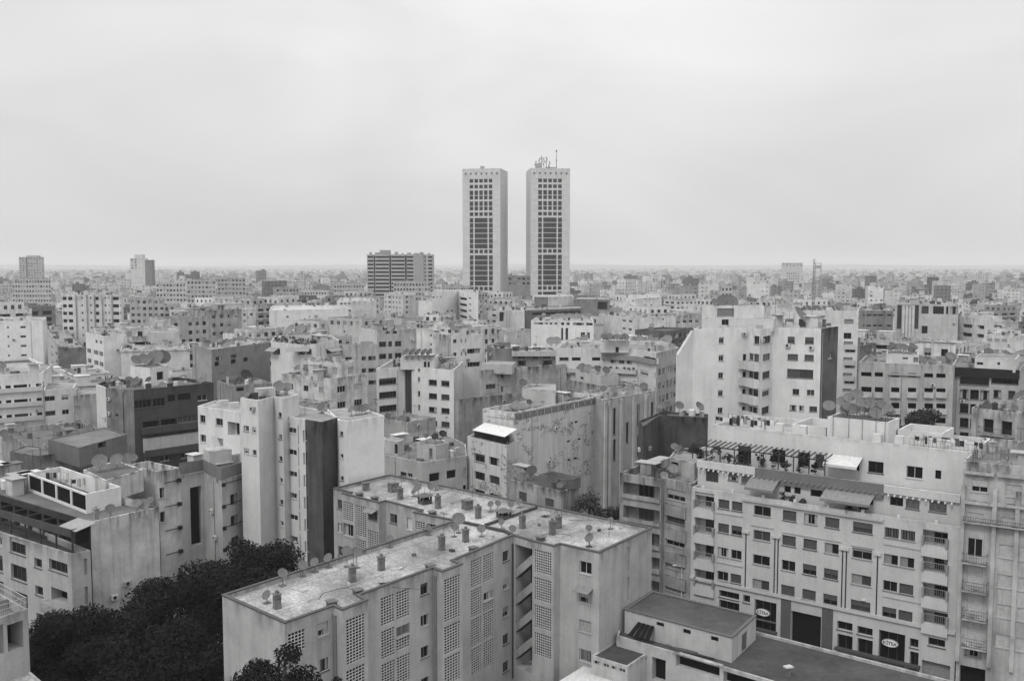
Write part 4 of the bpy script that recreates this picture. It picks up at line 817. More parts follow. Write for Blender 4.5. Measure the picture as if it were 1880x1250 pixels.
# ---- patchy wall block with awning
b=B('apartment_block','patchy peeling block with a wide blank flank, centre','apartment block',M=(944,757),z=22.3,ang=38.,xl=886,xr=1107,ph=1.3,col=0.62,mat=MPEEL,rcol=.13,near=True,short='the peeling block'); KP=b
b.row(0,1060,772,776,[(1055,1061)],1,3,'d'); 
for x,y in((1058,773),(1044,810),(1064,806),(1045,844),(1057,841)): b.row(0,x,y-2,y+2,[(x-3,x+3)],1,3,'d')
b.row(3,905,765,772,[(893,943)],1,3,'k',.1); b.build()
L=b.F[0][3]
for j in range(13): b.add('parapet_post',0,L*j/13,L*j/13+.15,20.9,22.32,.01,.12,.42)
b.add('brick_band',0,.0,L,20.95,22.0,.004,.05,.25,MBR)
k=B('front_annex',None,pts=[(858,801),(930,817),(952,808),(885,790)],z=17.6,ph=.9,col=0.59,mat=MPEEL,near=True,sub=b,rcol=.1); k.row(0,880,833,848,[(871,890),(898,917)],3,3.1,['g','gg'],.35,fc=.08,skip=()); k.build()
k.quad('awning',0,[(k.ux(0,870,19),.3,19.0),(k.ux(0,929,19),.3,19.0),(k.ux(0,929,19),-2.4,20.0),(k.ux(0,870,19),-2.4,20.0)],.06,.66)
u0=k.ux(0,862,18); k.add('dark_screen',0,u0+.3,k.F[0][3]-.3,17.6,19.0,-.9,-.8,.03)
for x,y,r in((1000,737,1.3),(955,742,.9),(963,745,.8),(972,741,.9),(985,738,.8),(948,735,.8),(1012,735,.5),(990,732,.7)): dishpx(b,x,y,r,1.2,az=-.3+R.uniform(-.3,.3))
k=B('roof_house',None,pts=[(958,713),(1020,718),(1020,705),(965,704)],z=24.2,z0=21,ph=.1,col=.5,near=True,sub=b,rcol=.3); k.build()
for q in((960,712),(972,710),(985,709)): dishpx(k,*q,.8,1.)
for q in((930,745),(915,742),(901,740),(1030,728),(970,725)): x_,y_=P(*q,21.5); antenna(b,x_,y_,21.2,4,0)
# rough wall block behind it, and the low roofs left of it
b=B('apartment_block','rough grey block with a blank rear wall just behind the peeling block','apartment block',M=(842,733),z=21.6,ang=52.,xl=836,xr=985,ph=.6,col=.33,mat=MWO,rcol=.2,short='the rough grey block'); b.build()
b=B('apartment_block','white stepped block with tall stair hut and dark shutter above the peeling block','apartment block',M=(884,680),z=24.9,ang=55.,xl=880,xr=1040,ph=.6,col=.45,mat=MWO,rcol=.3,short='the stair-hut block'); b.row(0,920,683,695,[(920,926)],2,3.,'g'); b.row(0,862+40,705,714,[(852+40,870+40)],1,3,'g'); b.build()
k=B('stair_tower',None,pts=[(883,668),(940,670),(947,664),(900,662)],z=26.,z0=24,ph=.1,col=.45,sub=b); k.row(0,920,684,695,[(919,926)],1,3,'g'); k.build()
b=B('apartment_block','low white block with a roof hut and dark satellite dishes, left of the peeling block','apartment block',pts=[(700,833),(777,849),(857,836),(855,815),(805,790),(706,802)],z=14.5,ph=.4,col=.46,mat=MW,rcol=.19,near=True,short='the low hut-roofed block')
b.row(0,740,866,873,[(735,746),(748,757)],1,3,'g'); b.row(1,798,868,883,[(788,807),(820,837),(850,856)],2,3,['g','s','d'],fc=.1); b.build()
k=B('roof_hut',None,pts=[(765,812),(800,818),(824,812),(790,803)],z=16.8,z0=14,ph=.1,col=.46,sub=b,near=True,rcol=.15); k.row(0,791,823,840,[(788,794)],1,3,'s',sc=.15); k.build()
dishpx(k,799,814,.65,1.2,col=.03); dishpx(k,813,811,.7,1.4,col=.03,az=.4); dishpx(k,783,813,.45,1.2)
k=B('stair_hut',None,pts=[(706,806),(731,811),(742,806),(720,801)],z=16.6,z0=14,ph=.1,col=.5,sub=b,near=True); k.row(0,727,815,833,[(724,730)],1,3,'d'); k.build()
for q in((762,810),(786,800),(820,795),(745,800)): x_,y_=P(*q,15); antenna(b,x_,y_,14.2,4)
b=B('apartment_block','small low block with roof rooms between the low block and the white slot block','apartment block',M=(748,775),z=15,ang=38,xl=700,xr=800,ph=.6,col=.45,short='the small low block',rcol=.3); b.build(); dishpx(b,712,772,.7,1); dishpx(b,722,770,.7,1.); dishpx(b,744,770,.6,1)
# small roof house before the peeling wall, centre
b=B('apartment_block','low dark-roofed house under the peeling flank, centre','house',pts=[(936,880),(1033,903),(1064,888),(972,868)],z=13.5,ph=.1,col=.40,mat=MWO,near=True,rcol=.10,short='the low dark-roofed house')
b.row(0,960,903,920,[(953,967),(1001,1017)],1,3,'s',.15,sc=.08); b.build()
k=B('roof_box',None,poly=[b.W(0,b.F[0][3]*.42,-1.6),b.W(0,b.F[0][3]*.93,-1.6),b.W(0,b.F[0][3]*.93,-4.8),b.W(0,b.F[0][3]*.42,-4.8)],z=14.9,z0=13.3,ph=.9,col=.16,near=True,sub=b,rcol=.14); k.build()
tree('shrub','bushy dark shrub on the wall right of the low dark-roofed house',*P(1080,905,13),9.5,3.6,2.2,1500,.2,.05,31,cat='shrub',th=.1)
tree('shrub','dark shrub in the gap between the low house and the balcony block',*P(1120,925,9),5,4,2.5,2000,.2,.03,32,cat='shrub',th=.1)
# ---- arched windows block, dark box
b=B('apartment_block','tall pale block with slender arched windows and ribs, right of the peeling block','apartment block',pts=[(1107,734),(1203,717),(1170,703),(1070,718)],z=22.3,ph=.6,col=.46,mat=MW,near=True,rcol=.25,short='the arched-window block')
for x,y0,y1 in((1128.5,749,798),(1128.5,806,846),(1152,775,813),(1172.5,742,782),(1172.5,798,837),(1197.5,738,772)): b.row(0,x,y0,y1,[(x-2.6,x+2.6)],1,3,'g',.25,fc=.1)
b.build(); L=b.F[0][3]
for px_ in(1110,1118,1139,1162,1184,1190): u_=b.ux(0,px_,16); b.add('rib',0,u_-.35,u_+.35,2,21.9,.01,.35,.55)
b=B('apartment_block','dark unpainted block with a bare wall between the arched block and the faceted block','apartment block',pts=[(1181,783),(1211,762),(1295,767),(1300,760),(1215,755),(1172,773)],z=23.,ph=.3,col=.09,mat=MWO,rcol=.1,near=True,short='the dark bare block'); b.build()
tree('palm_like_tree','ragged dark tree beside the dark bare block, left of the shop block',*P(1285,800,22),0,21.5,1.7,3500,.2,.03,33,th=.7)
for q,r in(((1247,761),.8),((1284,763),.9),((1226,759),.6)): dishpx(b,*q,r,1.5)
# ---- faceted white block
b=B('apartment_block','tall white faceted block with black corner windows and a dark flank, right of centre','apartment block',z=36.3,ph=.5,col=0.71,mat=MWC,rcol=.3,near=True,short='the faceted white block',pts=[(1273,603.5),(1372,601.5),(1395,604.5),(1419,601),(1508,603.5),(1539,599),(1500,592),(1300,593)]); KF=b
b.fm={4:(.13,MWO)}
z=35.4
b.row(0,1324.5,619,630,[(1320,1329)],5,3.03,['g','s','g'],fc=.3); b.row(1,1391,617,632,[(1384,1394)],5,3.03,'g'); b.row(2,1407,617,631,[(1401,1415)],5,3.03,'g')
b.row(0,1368,650,663,[(1364,1371)],4,3.03,'d'); b.row(1,1382,649,662,[(1375,1383)],4,3.03,'g')
b.row(3,1453,618,630,[(1446,1459),(1478,1494)],1,3,'p',sc=.1); b.row(3,1456,650,661,[(1446,1465),(1477,1494)],1,3,'s',sc=.1); b.row(3,1470,678,694,[(1445,1493)],1,3,'G'); b.row(3,1463,714,725,[(1455,1467),(1481,1495)],1,3,'g'); b.row(3,1463,744,754,[(1450,1462),(1467,1476),(1486,1500)],1,3,'g')
b.row(4,1523,648,658,[(1520,1527)],1,3,'g'); b.build()
for x,y in((1447,634),(1490,638)): acunit(b,3,x,y)
def bay(zz):
    pass
for r in range(4):
    z=b.uz(1,1384,664+31*r)[1]; a1=b.W(0,b.ux(0,1362,z),.02); p1=b.W(1,b.F[1][3]*.55,1.0); 
    b.add('bay_parapet',1,-.3,b.F[1][3],z-1.45,z-.02,.01,.9,.62); b.add('bay_parapet',0,b.F[0][3]-1.6,b.F[0][3]-.1,z-1.45,z-.02,.01,.5,.62)
q=[P(1247,652,36.3)]; f0=b.F[0]; uA=-2.6
m=MB(); 
pa=b.W(0,-2.7,0); pb=b.W(0,-.005,0); pc=b.W(0,-.005,-.9); pd=b.W(0,-2.7,-.9)
loc=lambda p,z:(p[0]-b.cx,p[1]-b.cy,z)
m.prism([loc(pa,0),loc(pb,0),loc(pc,0),loc(pd,0)],[loc(pa,32.0),loc(pb,36.0),loc(pc,36.0),loc(pd,32.0)],MWC); link('sloping_wall',m.mesh('sloping_wall'),b.root,col=.6)
k=B('penthouse',None,pts=[(1288,585),(1420,585.5),(1425,581.5),(1296,581)],z=37.8,z0=35.6,ph=.1,col=.6,sub=b,rcol=.3,mat=MWC); k.row(0,1331,585,597,[(1325,1338)],1,3,'g',fc=.2); k.build()
a_=k; 
pp=lambda u,o:KF.W(0,u,o)
k=B('penthouse_top',None,poly=[pp(6.,-3.5),pp(15.5,-3.5),pp(15.5,-9),pp(6.,-9)],z=40.,z0=37.6,ph=.15,col=0.69,sub=b,rcol=.08); k.hole(0,.3,3.6,38.2,39.5,'s',.15,None,.2); k.build()
for i in range(11):
    x_,y_=pp(6.3+i*.8,R.uniform(-8.5,-3.8)); dish(k,x_,y_,39.9,R.choice([.45,.5,.6]) if i not in(4,5) else 1.5,R.uniform(.5,1.1),col=.2)
x_,y_=P(1480,600,36); dish(b,x_,y_+3,35.8,2.3,1.8,az=1.0,col=.25)
for u in(3,9,16,17.5): x_,y_=pp(u,-3); antenna(b,x_,y_,36,5,1)
b=B('apartment_block','white block with a column of shuttered windows just behind the faceted block','apartment block',M=(1576,571),z=37.8,ang=20,xl=1425,wr=9,ph=.8,col=0.62,rcol=.2,mat=MWC,short='the block behind the faceted block')
b.row(3,1561,586,595,[(1550,1567)],1,3,'s',sc=.25); b.row(3,1556,611,622,[(1549,1563)],1,3,'g'); b.row(3,1556,627,634,[(1549,1566)],5,3.2,['s'],sc=.25); b.row(3,1560,637,647,[(1552,1570)],5,3.2,'g',fc=.5); b.build()
u0=b.ux(3,1550,30)
for r in range(5): b.add('balcony_front',3,u0,b.F[3][3]-.4,30.-3.2*r,31-3.2*r,.01,.5,.5)
for i in range(8): x_,y_=b.W(3,b.ux(3,1475+i*9,38),-R.uniform(2,7)); dish(b,x_,y_,37,R.choice([.5,.6,.9]),1.0,col=.2)
# ---- arches block and dark-balcony block to the right
b=B('apartment_block','beige-grey block with paired arched loggias, behind the dark tree right of centre','apartment block',pts=[(1577,665),(1751,671),(1760,655),(1590,652)],z=28.8,ph=.7,col=.45,rcol=.25,near=True,short='the arched loggia block'); KA=b
L=b.F[0][3]
for y0,y1,st in((683,691,'x'),(710,720,'x'),(738,750,'x'),(764,775,'x')):
    for x0,x1 in((1581,1600),(1606,1621),(1636,1651),(1667,1682),(1697,1713),(1719,1736)): b.row(0,(x0+x1)/2,y0+(x0-1580)*.02,y1+(x0-1580)*.02,[(x0,x1)],1,3,st,.9)
b.build()
for x0,x1 in((1580,1601),(1605,1622),(1634,1653),(1665,1684),(1696,1714),(1718,1738)):
    for y in(722,752): z=b.uz(0,(x0+x1)/2,y)[1]; b.add('balcony_front',0,b.ux(0,x0,z),b.ux(0,x1,z),z-.8,z+.25,.01,.5,.55)
u0,u1=b.ux(0,1627,26),b.ux(0,1690,26); b.add('frame_band',0,u0,u0+.35,20,27,.01,.3,.4); b.add('frame_band',0,u1,u1+.35,20,27,.01,.3,.4); b.add('frame_band',0,u0+.36,u1-.01,26.65,27,.01,.3,.4)
k=B('roof_room',None,poly=[KA.W(0,KA.ux(0,1627,29),-.3),KA.W(0,KA.ux(0,1687,29),-.3),KA.W(0,KA.ux(0,1687,29),-6),KA.W(0,KA.ux(0,1627,29),-6)],z=30.6,z0=28.2,ph=.1,col=0.65,sub=b,rcol=.2); k.row(0,1662,656,660,[(1657,1667)],1,3,'g'); k.row(0,1681,656,665,[(1677,1686)],1,3,'s'); k.build()
for i in range(16): x_,y_=KA.W(0,KA.ux(0,1632+i*5.4,30),-R.uniform(1,6)); dish(k if i<10 else b,x_,y_,30.5 if i<10 else 28.2,R.choice([.45,.6,.8]),R.uniform(.8,1.6))
b=B('apartment_block','block with a black top band and dark glazed loggias, right edge behind','apartment block',pts=[(1752,674),(1872,680),(1885,664),(1762,660)],z=28.,ph=.5,col=.42,rcol=.2,near=True,short='the black-band block')
for r in range(6): b.row(0,1790,689+26.5*r,707+26.5*r,[(1762,1816)] if r<1 else [(1762,1778),(1781,1797),(1800,1816)],1,3,'g',1.2 if r<1 else .5,fc=.04); b.row(0,1845,690+26.5*r,705+26.5*r,[(1820,1870)] if r<1 else [(1824,1838),(1851,1864)],1,3,'g',.8 if r<1 else .4,fc=.06)
b.build(); b.add('black_band',0,-.1,b.F[0][3]+.05,26.4,28.05,.01,.5,.02)
k=B('roof_room',None,pts=[(1790,655.5),(1865,660),(1872,651),(1800,649)],z=30.0,z0=27.6,ph=.1,col=0.62,sub=b,rcol=.25); k.row(0,1802,665,670,[(1793,1805)],1,3,'g'); k.row(0,1834,665,670,[(1831,1836)],1,3,'d'); k.build()
for q,r in(((1797,660),.6),((1815,658),1.0),((1848,661),.7),((1745,668),1.2)): dishpx(b,*q,r,1.3,z=27.8)
b=B('apartment_block','pale stained block with two black balcony doors, behind the right edge roofs','apartment block',pts=[(1784,748),(1868,758),(1905,748),(1806,737)],z=25.2,ph=.7,col=.48,mat=MWO,rcol=.12,near=True,short='the two-door block')
b.row(0,1814,769,794,[(1805,1824),(1838,1858)],3,3,'d',.4); b.build(); z=b.uz(0,1830,797)[1]
for r in range(2): b.balc(0,b.ux(0,1800,z),b.F[0][3]-.3,z-3*r,1.1,1.0,rail=True)
dishpx(b,1858,752,.5,.8); dishpx(b,1880,745,1.6,1.2)
k=B('side_wing',None,pts=[(1866,733),(1960,745),(1960,725),(1885,722)],z=26.6,ph=.6,col=.5,sub=b,near=True,mat=MWO); k.build()
tree('street_tree','dark round tree in front of the arched loggia block, left part',*P(1675,745,23),6,20.,4.6,6500,.34,.03,41,'dark trees before the loggias')
tree('street_tree','dark round tree in front of the arched loggia block, right part',*P(1722,790,18),6,14.,4.2,5500,.34,.03,42,'dark trees before the loggias')
# ---- white slot block, curved block
b=B('apartment_block','white block split by a black glazed stair slot, centre left','apartment block',pts=[(691,677),(741,673),(757,674),(833,679),(850,664),(720,660)],z=24.5,ph=.5,col=0.69,mat=MWC,rcol=.2,short='the white slot block',near=True); KS=b
b.row(0,711,694,706,[(696,728)],3,3.,'g',fc=.1); b.row(1,749,670,790,[(742.5,756)],1,3,'g',.5,fc=.02); b.row(2,769,673,682,[(767,771)],1,3,'g'); b.row(2,769,692,701,[(767,771)],4,3.1,'g'); b.row(2,794,697,707,[(787,802),(810,825)],4,3.,'g',fc=.08)
b.build()
k=B('stair_house',None,pts=[(735,657),(798,657),(805,651),(745,651)],z=26.6,z0=24,ph=.1,col=.6,mat=MWC,sub=b,rcol=.07); k.row(0,785,664,674,[(778,783),(785,789)],1,3,'d'); k.build()
for x in(746,757,768,779,789): dishpx(k,x,658,.95,1.4,az=-.9,col=.17)
for q,r in(((830,668),.9),((842,664),1.1),((852,664),.7)): dishpx(b,*q,r,1.5)
tree('distant_shrub','rusty wire-like shrub on the roof right of the white slot block',*P(810,668,24),24.2,1.6,1.6,300,.2,.12,51,cat='shrub',th=.1)
b=B('apartment_block','long white curved-front block with balcony plants, centre right','apartment block',pts=[(1021,639),(1110,639),(1170,641.5),(1205,648),(1246,638),(1215,626),(1040,625)],z=28.4,ph=.9,col=0.62,rcol=.25,mat=MWC,short='the curved-front block',near=True); KV=b
b.fm={3:(.42,MW)}
b.row(0,1036,656,662,[(1027,1044),(1050,1066),(1087,1102)],1,3,['g','d']); b.row(0,1031,679,686,[(1023,1040),(1068,1092),(1098,1110)],2,3,['g','x','s','p'],sc=.5)
b.row(1,1135,657,667,[(1121,1131),(1136,1146),(1151,1160)],1,3,'g'); b.row(1,1130,680,687,[(1123,1140),(1152,1164)],3,3,['g','p','g','s'],sc=.5); b.row(2,1182,680,688,[(1175,1190),(1202,1207)],3,3,['g','p'],sc=.5); b.row(2,1190,655,666,[(1181,1204)],1,3,'g',.8)
L=b.F[3][3]; b.rows(3,1,L-1,5,1.7,24.8,1.5,6,3.,'sgpk'); b.build()
b.add('brown_fascia',1,-.5,b.F[1][3]+.02,25.9,26.9,.01,.6,.26); b.add('brown_fascia',2,.02,b.F[2][3],25.9,26.9,.01,.6,.26)
for i in(0,1): b.add('balcony_front',i,.3,b.F[i][3]-.05,22.9,23.9,.01,.7,.52)
for i in range(12): fi=0 if i<6 else 1; x_,y_=b.W(fi,b.F[fi][3]*((i%6)+R.uniform(.2,.8))/6,.35); plant(b,x_,y_,23.2,.8,.4,70+i,.07,'small balcony plant, %s along the curved-front block balcony'%ORD[i+1],60)
k=B('roof_room',None,pts=[(1102,625),(1155,625.5),(1158,619),(1108,619)],z=30.3,z0=27.6,ph=.1,col=0.69,sub=b); k.row(0,1132,637,647,[(1130,1136)],1,3,'d'); k.build()
for i in range(9): dishpx(k,1108+i*5,627,R.choice([.6,.8,1.]),1.)
for i in range(7): dishpx(b,1165+i*10,632,R.choice([.6,.8,1.3]),1.2)
b=B('apartment_block','lower pale block with roof room and terrace in front of the curved-front block','apartment block',M=(1108,709),z=21.5,ang=60,xl=1015,wr=9,ph=1.,col=.42,mat=MWO,rcol=.2,short='the terrace block',near=True); b.build()
k=B('roof_room',None,poly=[b.W(3,b.F[3][3]*.42,-.6),b.W(3,b.F[3][3]*.92,-.6),b.W(3,b.F[3][3]*.92,-5),b.W(3,b.F[3][3]*.42,-5)],z=23.6,z0=20.6,ph=.1,col=.5,sub=b); k.rows(0,1,4,1,1.2,22.6,.7,1); k.build()
for q in(.1,.3,.6,.9): x_,y_=k.W(0,k.F[0][3]*q,-1-q); dish(k,x_,y_,23.5,.95,1.)
for q in(.2,.5,.8): x_,y_=b.W(3,b.F[3][3]*q,-1.5); antenna(b,x_,y_,20.5,5)
b=B('apartment_block','grey-brown block with brown balconies left of the curved-front block','apartment block',M=(941,645),z=27.,ang=88,wl=10,xr=1020,ph=.5,col=.26,rcol=.3,short='the brown balcony block'); b.row(0,960,652,659,[(950,965),(978,988),(996,1012)],2,3.,'g'); b.row(0,960,662,672,[(950,966),(996,1014)],2,3.2,'o',1.); b.build(); b.add('cornice',0,-.2,b.F[0][3],25.9,27.05,.01,.8,.5)
dishpx(b,1012,635,1.3,1.2); dishpx(b,1022,634,1.2,1.2)
b=B('apartment_block','plain grey gable-walled block with ivy patch left of the brown balcony block','apartment block',M=(908,640),z=27.5,ang=80,wl=12,xr=941,ph=.3,col=.26,short='the ivy-patch block'); b.build()
# ---- dark brown block and its white neighbours, left
b=B('apartment_block','dark brown block with big windows and white end strip, left','apartment block',pts=[(176,705),(194,712),(245,716),(392,702),(330,692),(200,697)],z=24.4,ph=.6,col=.065,rcol=.15,mat=MW,near=True,short='the dark brown block'); KB=b
b.fm={0:(.6,MWC),1:(.22,MWO)}
L=b.F[2][3]
b.row(2,270,733,748,[(247,278),(281,303)],1,3,'g',fc=.07); b.row(2,340,722,734,[(308,322),(326,350)],1,3,'d'); b.row(2,370,724,735,[(363,380)],1,3,'g',fc=.5)
b.row(2,300,770,785,[(262,292),(296,325)],1,3,'d',1.); b.row(2,340,763,775,[(328,362)],1,3,'g',.3,fc=.2); b.row(2,300,803,813,[(265,275),(293,310),(332,354)],2,3.4,'g',fc=.5); b.row(1,214,760,764,[(212,217)],1,3,'d'); b.build()
z=b.uz(2,300,800)[1]; b.add('white_floor',2,b.ux(2,262,z),L-.4,z-2.6,z-.0,.01,.6,.5); z=b.uz(2,300,792)[1]; b.add('brown_band',2,b.ux(2,260,z),L-.3,z,z+1.2,.01,1.1,.07); b.add('brown_band',2,b.ux(2,262,z),L-.3,z-4.2,z-3,.01,1.1,.07)
for x,y,r in((248,712,.8),(255,708,1.),(262,705,1.2),(270,706,1.),(238,710,.9),(285,702,1.)): dishpx(b,x,y,r,1.2)
x_,y_=P(300,697,24)
k=B('roof_house',None,pts=[(239,672),(275,676),(310,671),(285,667)],z=27.4,z0=23.5,ph=.1,col=0.69,sub=b,rcol=.12); k.row(1,295,682,697,[(288,300)],1,3,'d'); k.build()
for x,y,r in((250,672,1.1),(257,670,1.),(266,671,1.2),(274,669,1.),(285,669,1.9),(298,667,1.7),(262,666,.9)): dishpx(k,x,y,r,1.2,col=.12 if x>290 else .22)
b=B('apartment_block','white slatted-balcony block with three window bands at the left edge','apartment block',pts=[(-90,694),(78,684),(95,670),(-90,676)],z=24.7,ph=.6,col=0.69,rcol=.3,mat=MWC,short='the band-window block',near=True)
b.row(0,38,706,715,[(-20,2),(10,20),(25,50),(53,56),(66,76)],5,3.02,['g','x','g'],fc=.1); b.build()
for r in range(5): b.add('balcony_front',0,.2,b.F[0][3]*.99,21.0-3.02*r,21.9-3.02*r,.01,.5,.56)
k=B('middle_wing',None,pts=[(80,716),(135,712),(140,703),(85,703)],z=21.6,ph=.4,col=0.62,sub=b,mat=MWC); k.row(0,92,727,736,[(82,101),(113,126)],4,3.05,['s','g','p'],sc=.45); k.build(); k.addpx('drain',0,78,80,712,700,850,.01,.2,.3,MFL)
k=B('right_wing',None,pts=[(136,726),(176,722),(185,712),(140,712)],z=20.2,ph=.4,col=0.59,sub=b,mat=MWO); k.row(0,141,745,756,[(137,148)],3,3,'s',sc=.45); k.build()
b=B('apartment_block','plain white block with tiny slot windows, upper left edge','apartment block',pts=[(-70,590),(78,588),(85,582),(-60,582)],z=29.4,ph=.5,col=0.69,mat=MWC,rcol=.3,short='the tiny-slot block'); b.row(0,14,599,603,[(13,16),(37,47)],5,3.,'g'); b.build()
b=B('apartment_block','small grey block with white window side, left','apartment block',M=(112,639),z=19.8,ang=62,xl=80,xr=157,ph=.4,col=.27,mat=MWO,rcol=.25,short='the small grey-flank block'); b.fm={3:(.48,MW)}; b.row(3,104,647,652,[(94,97),(102,105),(108,110)],3,3,'g'); b.build()
b=B('apartment_block','white block with tall factory windows and blank flank, left','apartment block',M=(190,617),z=26.,ang=52,xl=157,xr=232,ph=.4,col=0.67,mat=MWC,rcol=.3,short='the factory-window block'); b.row(3,176,643,651,[(160,167),(172,180),(182,189)],3,3.1,'G',fc=.2); b.row(3,183,625,631,[(175,179),(183,187)],1,3,'g'); b.build()
b=B('apartment_block','long white terraced block with square black windows, left of the grey slab block','apartment block',M=(226,634),z=23.,ang=70,xl=222,xr=345,ph=.5,col=0.62,rcol=.35,short='the long terraced block'); b.row(0,280,646,652,[(235,245),(284,292),(312,319)],3,3.,['g','s'],sc=.4); b.build()
k=B('upper_floor',None,poly=[b.W(0,7,-2.2),b.W(0,b.F[0][3]-3,-2.2),b.W(0,b.F[0][3]-3,-11),b.W(0,7,-11)],z=26.6,z0=22.4,ph=.4,col=.5,sub=b,rcol=.4); k.row(0,300,627,635,[(272,277),(281,286),(299,308),(310,315)],1,3,'g'); k.build()
b=B('apartment_block','plain mid-grey slab block with darker terrace wing, left of centre','apartment block',pts=[(353,632),(388,642),(495,628),(455,618)],z=26.9,ph=.5,col=.34,mat=MW,rcol=.3,short='the grey slab block'); b.fm={1:(.26,MW)}; b.row(1,410,662,670,[(394,402),(424,433),(447,455)],1,3,'d'); b.row(1,420,652,659,[(396,408),(424,434)],1,3,'g'); b.build()
b=B('apartment_block','low dark terrace block with white trim in front of the grey slab block','apartment block',M=(425,708),z=22.2,ang=58,xl=398,xr=500,ph=.6,col=.30,rcol=.14,short='the low dark terrace block'); b.row(0,440,710,718,[(434,448)],1,3,'d',.4); b.build()
for q,r in(((408,703),1.),((428,704),1.1),((452,701),1.4)): dishpx(b,*q,r,1.5,col=.04 if q[0]>440 else .15)
b=B('apartment_block','striped tall apartment block with dark balcony columns, far left','apartment block',pts=[(113,541),(222,541),(226,537),(118,537)],z=34.8,ph=.4,col=0.64,rcol=.3,short='the striped tower block')
for x0,x1 in((115,122),(125,133),(175,181),(207,218)): b.row(0,170,545,551,[(x0,x1)],6,3.1,'d')
b.row(0,170,545,549,[(149,152),(165,168),(192,195),(199,201),(220,221.5)],6,3.1,'g'); b.build()
for x in(138,158,172,186,204): u=b.ux(0,x,30); b.add('fin',0,u,u+.5,3,34.8,.01,.9,.6)
b=B('apartment_block','white rounded terrace block with striped awnings and roof plants, left of centre','apartment block',pts=[(497,627),(545,632),(580,631.5),(622,624),(605,614),(505,616)],z=28.9,ph=.6,col=0.64,mat=MWC,rcol=.25,short='the awning terrace block',near=True)
b.row(0,510,640,651,[(502,514)],1,3,'o',1.); b.row(1,560,641,651,[(548,560),(563,572)],1,3,'o',1.); b.row(2,600,641,650,[(600,618)],1,3,'o',1.); b.row(1,560,667,672,[(551,560),(564,571)],3,3,'g',fc=.5); b.row(2,600,664,671,[(605,612),(619,621)],3,3,'g'); b.build()
for i,x0,x1 in((0,496,513),(1,525,568),(2,598,619)):
    z=b.uz(i,(x0+x1)/2,640)[1]; u0,u1=b.ux(i,x0,z),b.ux(i,x1,z); b.quad('awning',i,[(u0,1.6,z-.5),(u1,1.6,z-.5),(u1,.02,z+.3),(u0,.02,z+.3)],.06,.27)
for i in range(10): fi=0 if i<5 else 1; x_,y_=b.W(fi,b.F[fi][3]*((i%5)+R.uniform(.2,.8))/5,-.9); plant(b,x_,y_,28.3,1.6,.8,90+i,.05,'dark green plant, %s on the awning terrace block'%ORD[i+1],110)
k=B('roof_room',None,pts=[(529,613.5),(570,614),(573,610),(533,610)],z=31.,z0=28.2,ph=.1,col=.5,sub=b,rcol=.15); k.row(0,535,618,622,[(531,534),(536,539)],1,3,'d'); k.build()
for x,r in((534,1.4),(552,1.4),(562,1.2)): dishpx(k,x,614,r,1.2,col=.04 if x==552 else .2)
b=B('apartment_block','pale wing block with sunken dark balconies right of the awning terrace block','apartment block',M=(629,634),z=27.6,ang=65,xl=625,xr=694,ph=.4,col=.46,rcol=.25,short='the sunken balcony block'); b.row(0,650,655,663,[(634,646),(664,672),(676,690)],3,3.,'o',.9); b.build()
b=B('apartment_block','block with blank white flank and black-framed windows, centre left','apartment block',M=(692,607),z=30.4,ang=62,xl=658,xr=762,ph=.5,col=.44,mat=MW,rcol=.35,short='the blank white-flank block'); b.fm={3:(.6,MWC)}
b.row(0,710,608,613,[(707,716),(721,729)],1,3,'g'); b.row(0,705,627,637,[(696,709),(713,720),(725,737)],3,3.1,['g','b','g'],.4,fc=.1); b.build()
b=B('apartment_block','white block with narrow slit windows and brick annex, centre','apartment block',M=(828,616),z=30.6,ang=58,xl=800,xr=886,ph=.4,col=0.64,mat=MWC,rcol=.2,short='the slit-window block'); b.fm={3:(.47,MWO)}
b.row(0,835,623,630,[(832,838),(846,848),(854,856)],3,3.1,'g'); b.row(0,870,640,649,[(858,882)],2,3.2,'g',.6); b.build()
for i in range(7): dishpx(b,830+i*5,610,R.choice([.7,1.]),1.1)
# ---- middle distance landmarks
b=B('apartment_block','white round-windowed block below the slab hotel','apartment block',pts=[(705,540),(740,542),(763,541),(760,537),(712,536)],z=29.6,ph=.6,col=.6,rcol=.3,short='the white block under the hotel'); b.row(0,709,543,547,[(707,709),(713,717),(721,723),(727,729),(733,735)],5,3.,'g'); b.row(1,748,543,547,[(745,749),(753,754)],5,3.,'g'); b.build()
b=B('apartment_block','big white block with dark balcony recess below the left twin tower','apartment block',pts=[(793,537),(841,534),(858,536),(878,538),(875,532),(800,532)],z=34.,ph=.5,col=0.76,rcol=.3,mat=MWC,short='the white block below the left tower'); b.row(1,850,546,551,[(843,857)],5,3.,'x',1.); b.row(2,864,546,549,[(861,865)],5,3.,'g'); b.row(0,800,572,575,[(800,804),(820,824),(828,832)],2,3.3,'g'); b.row(0,800,544,547,[(794,798),(802,804),(808,810)],1,3,'g'); b.build()
k=B('front_wing',None,pts=[(768,553),(818,553),(840,551),(790,549)],z=28.8,ph=.3,col=0.74,sub=b,mat=MWC); k.row(0,800,561,564,[(799,804),(806,807)],3,3.,'g'); k.build()
b=B('apartment_block','low wide white warehouse-like block left of the white block under the hotel','building',pts=[(494,570),(570,568),(640,566),(630,560),(500,561)],z=28.4,ph=.6,col=0.76,rcol=.5,mat=MWC,short='the wide white block'); b.row(0,545,579,583,[(526,530)],1,3,'g'); b.build()
b=B('apartment_block','white block with two rows of dark square windows left of the white hotel block','apartment block',pts=[(618,553),(647,553),(690,552),(680,546),(625,546)],z=31,ph=.3,col=.6,rcol=.4,short='the two-row window block'); b.row(0,625,556,559,[(624,629),(631,636),(638,644)],3,3.1,'g'); b.build()
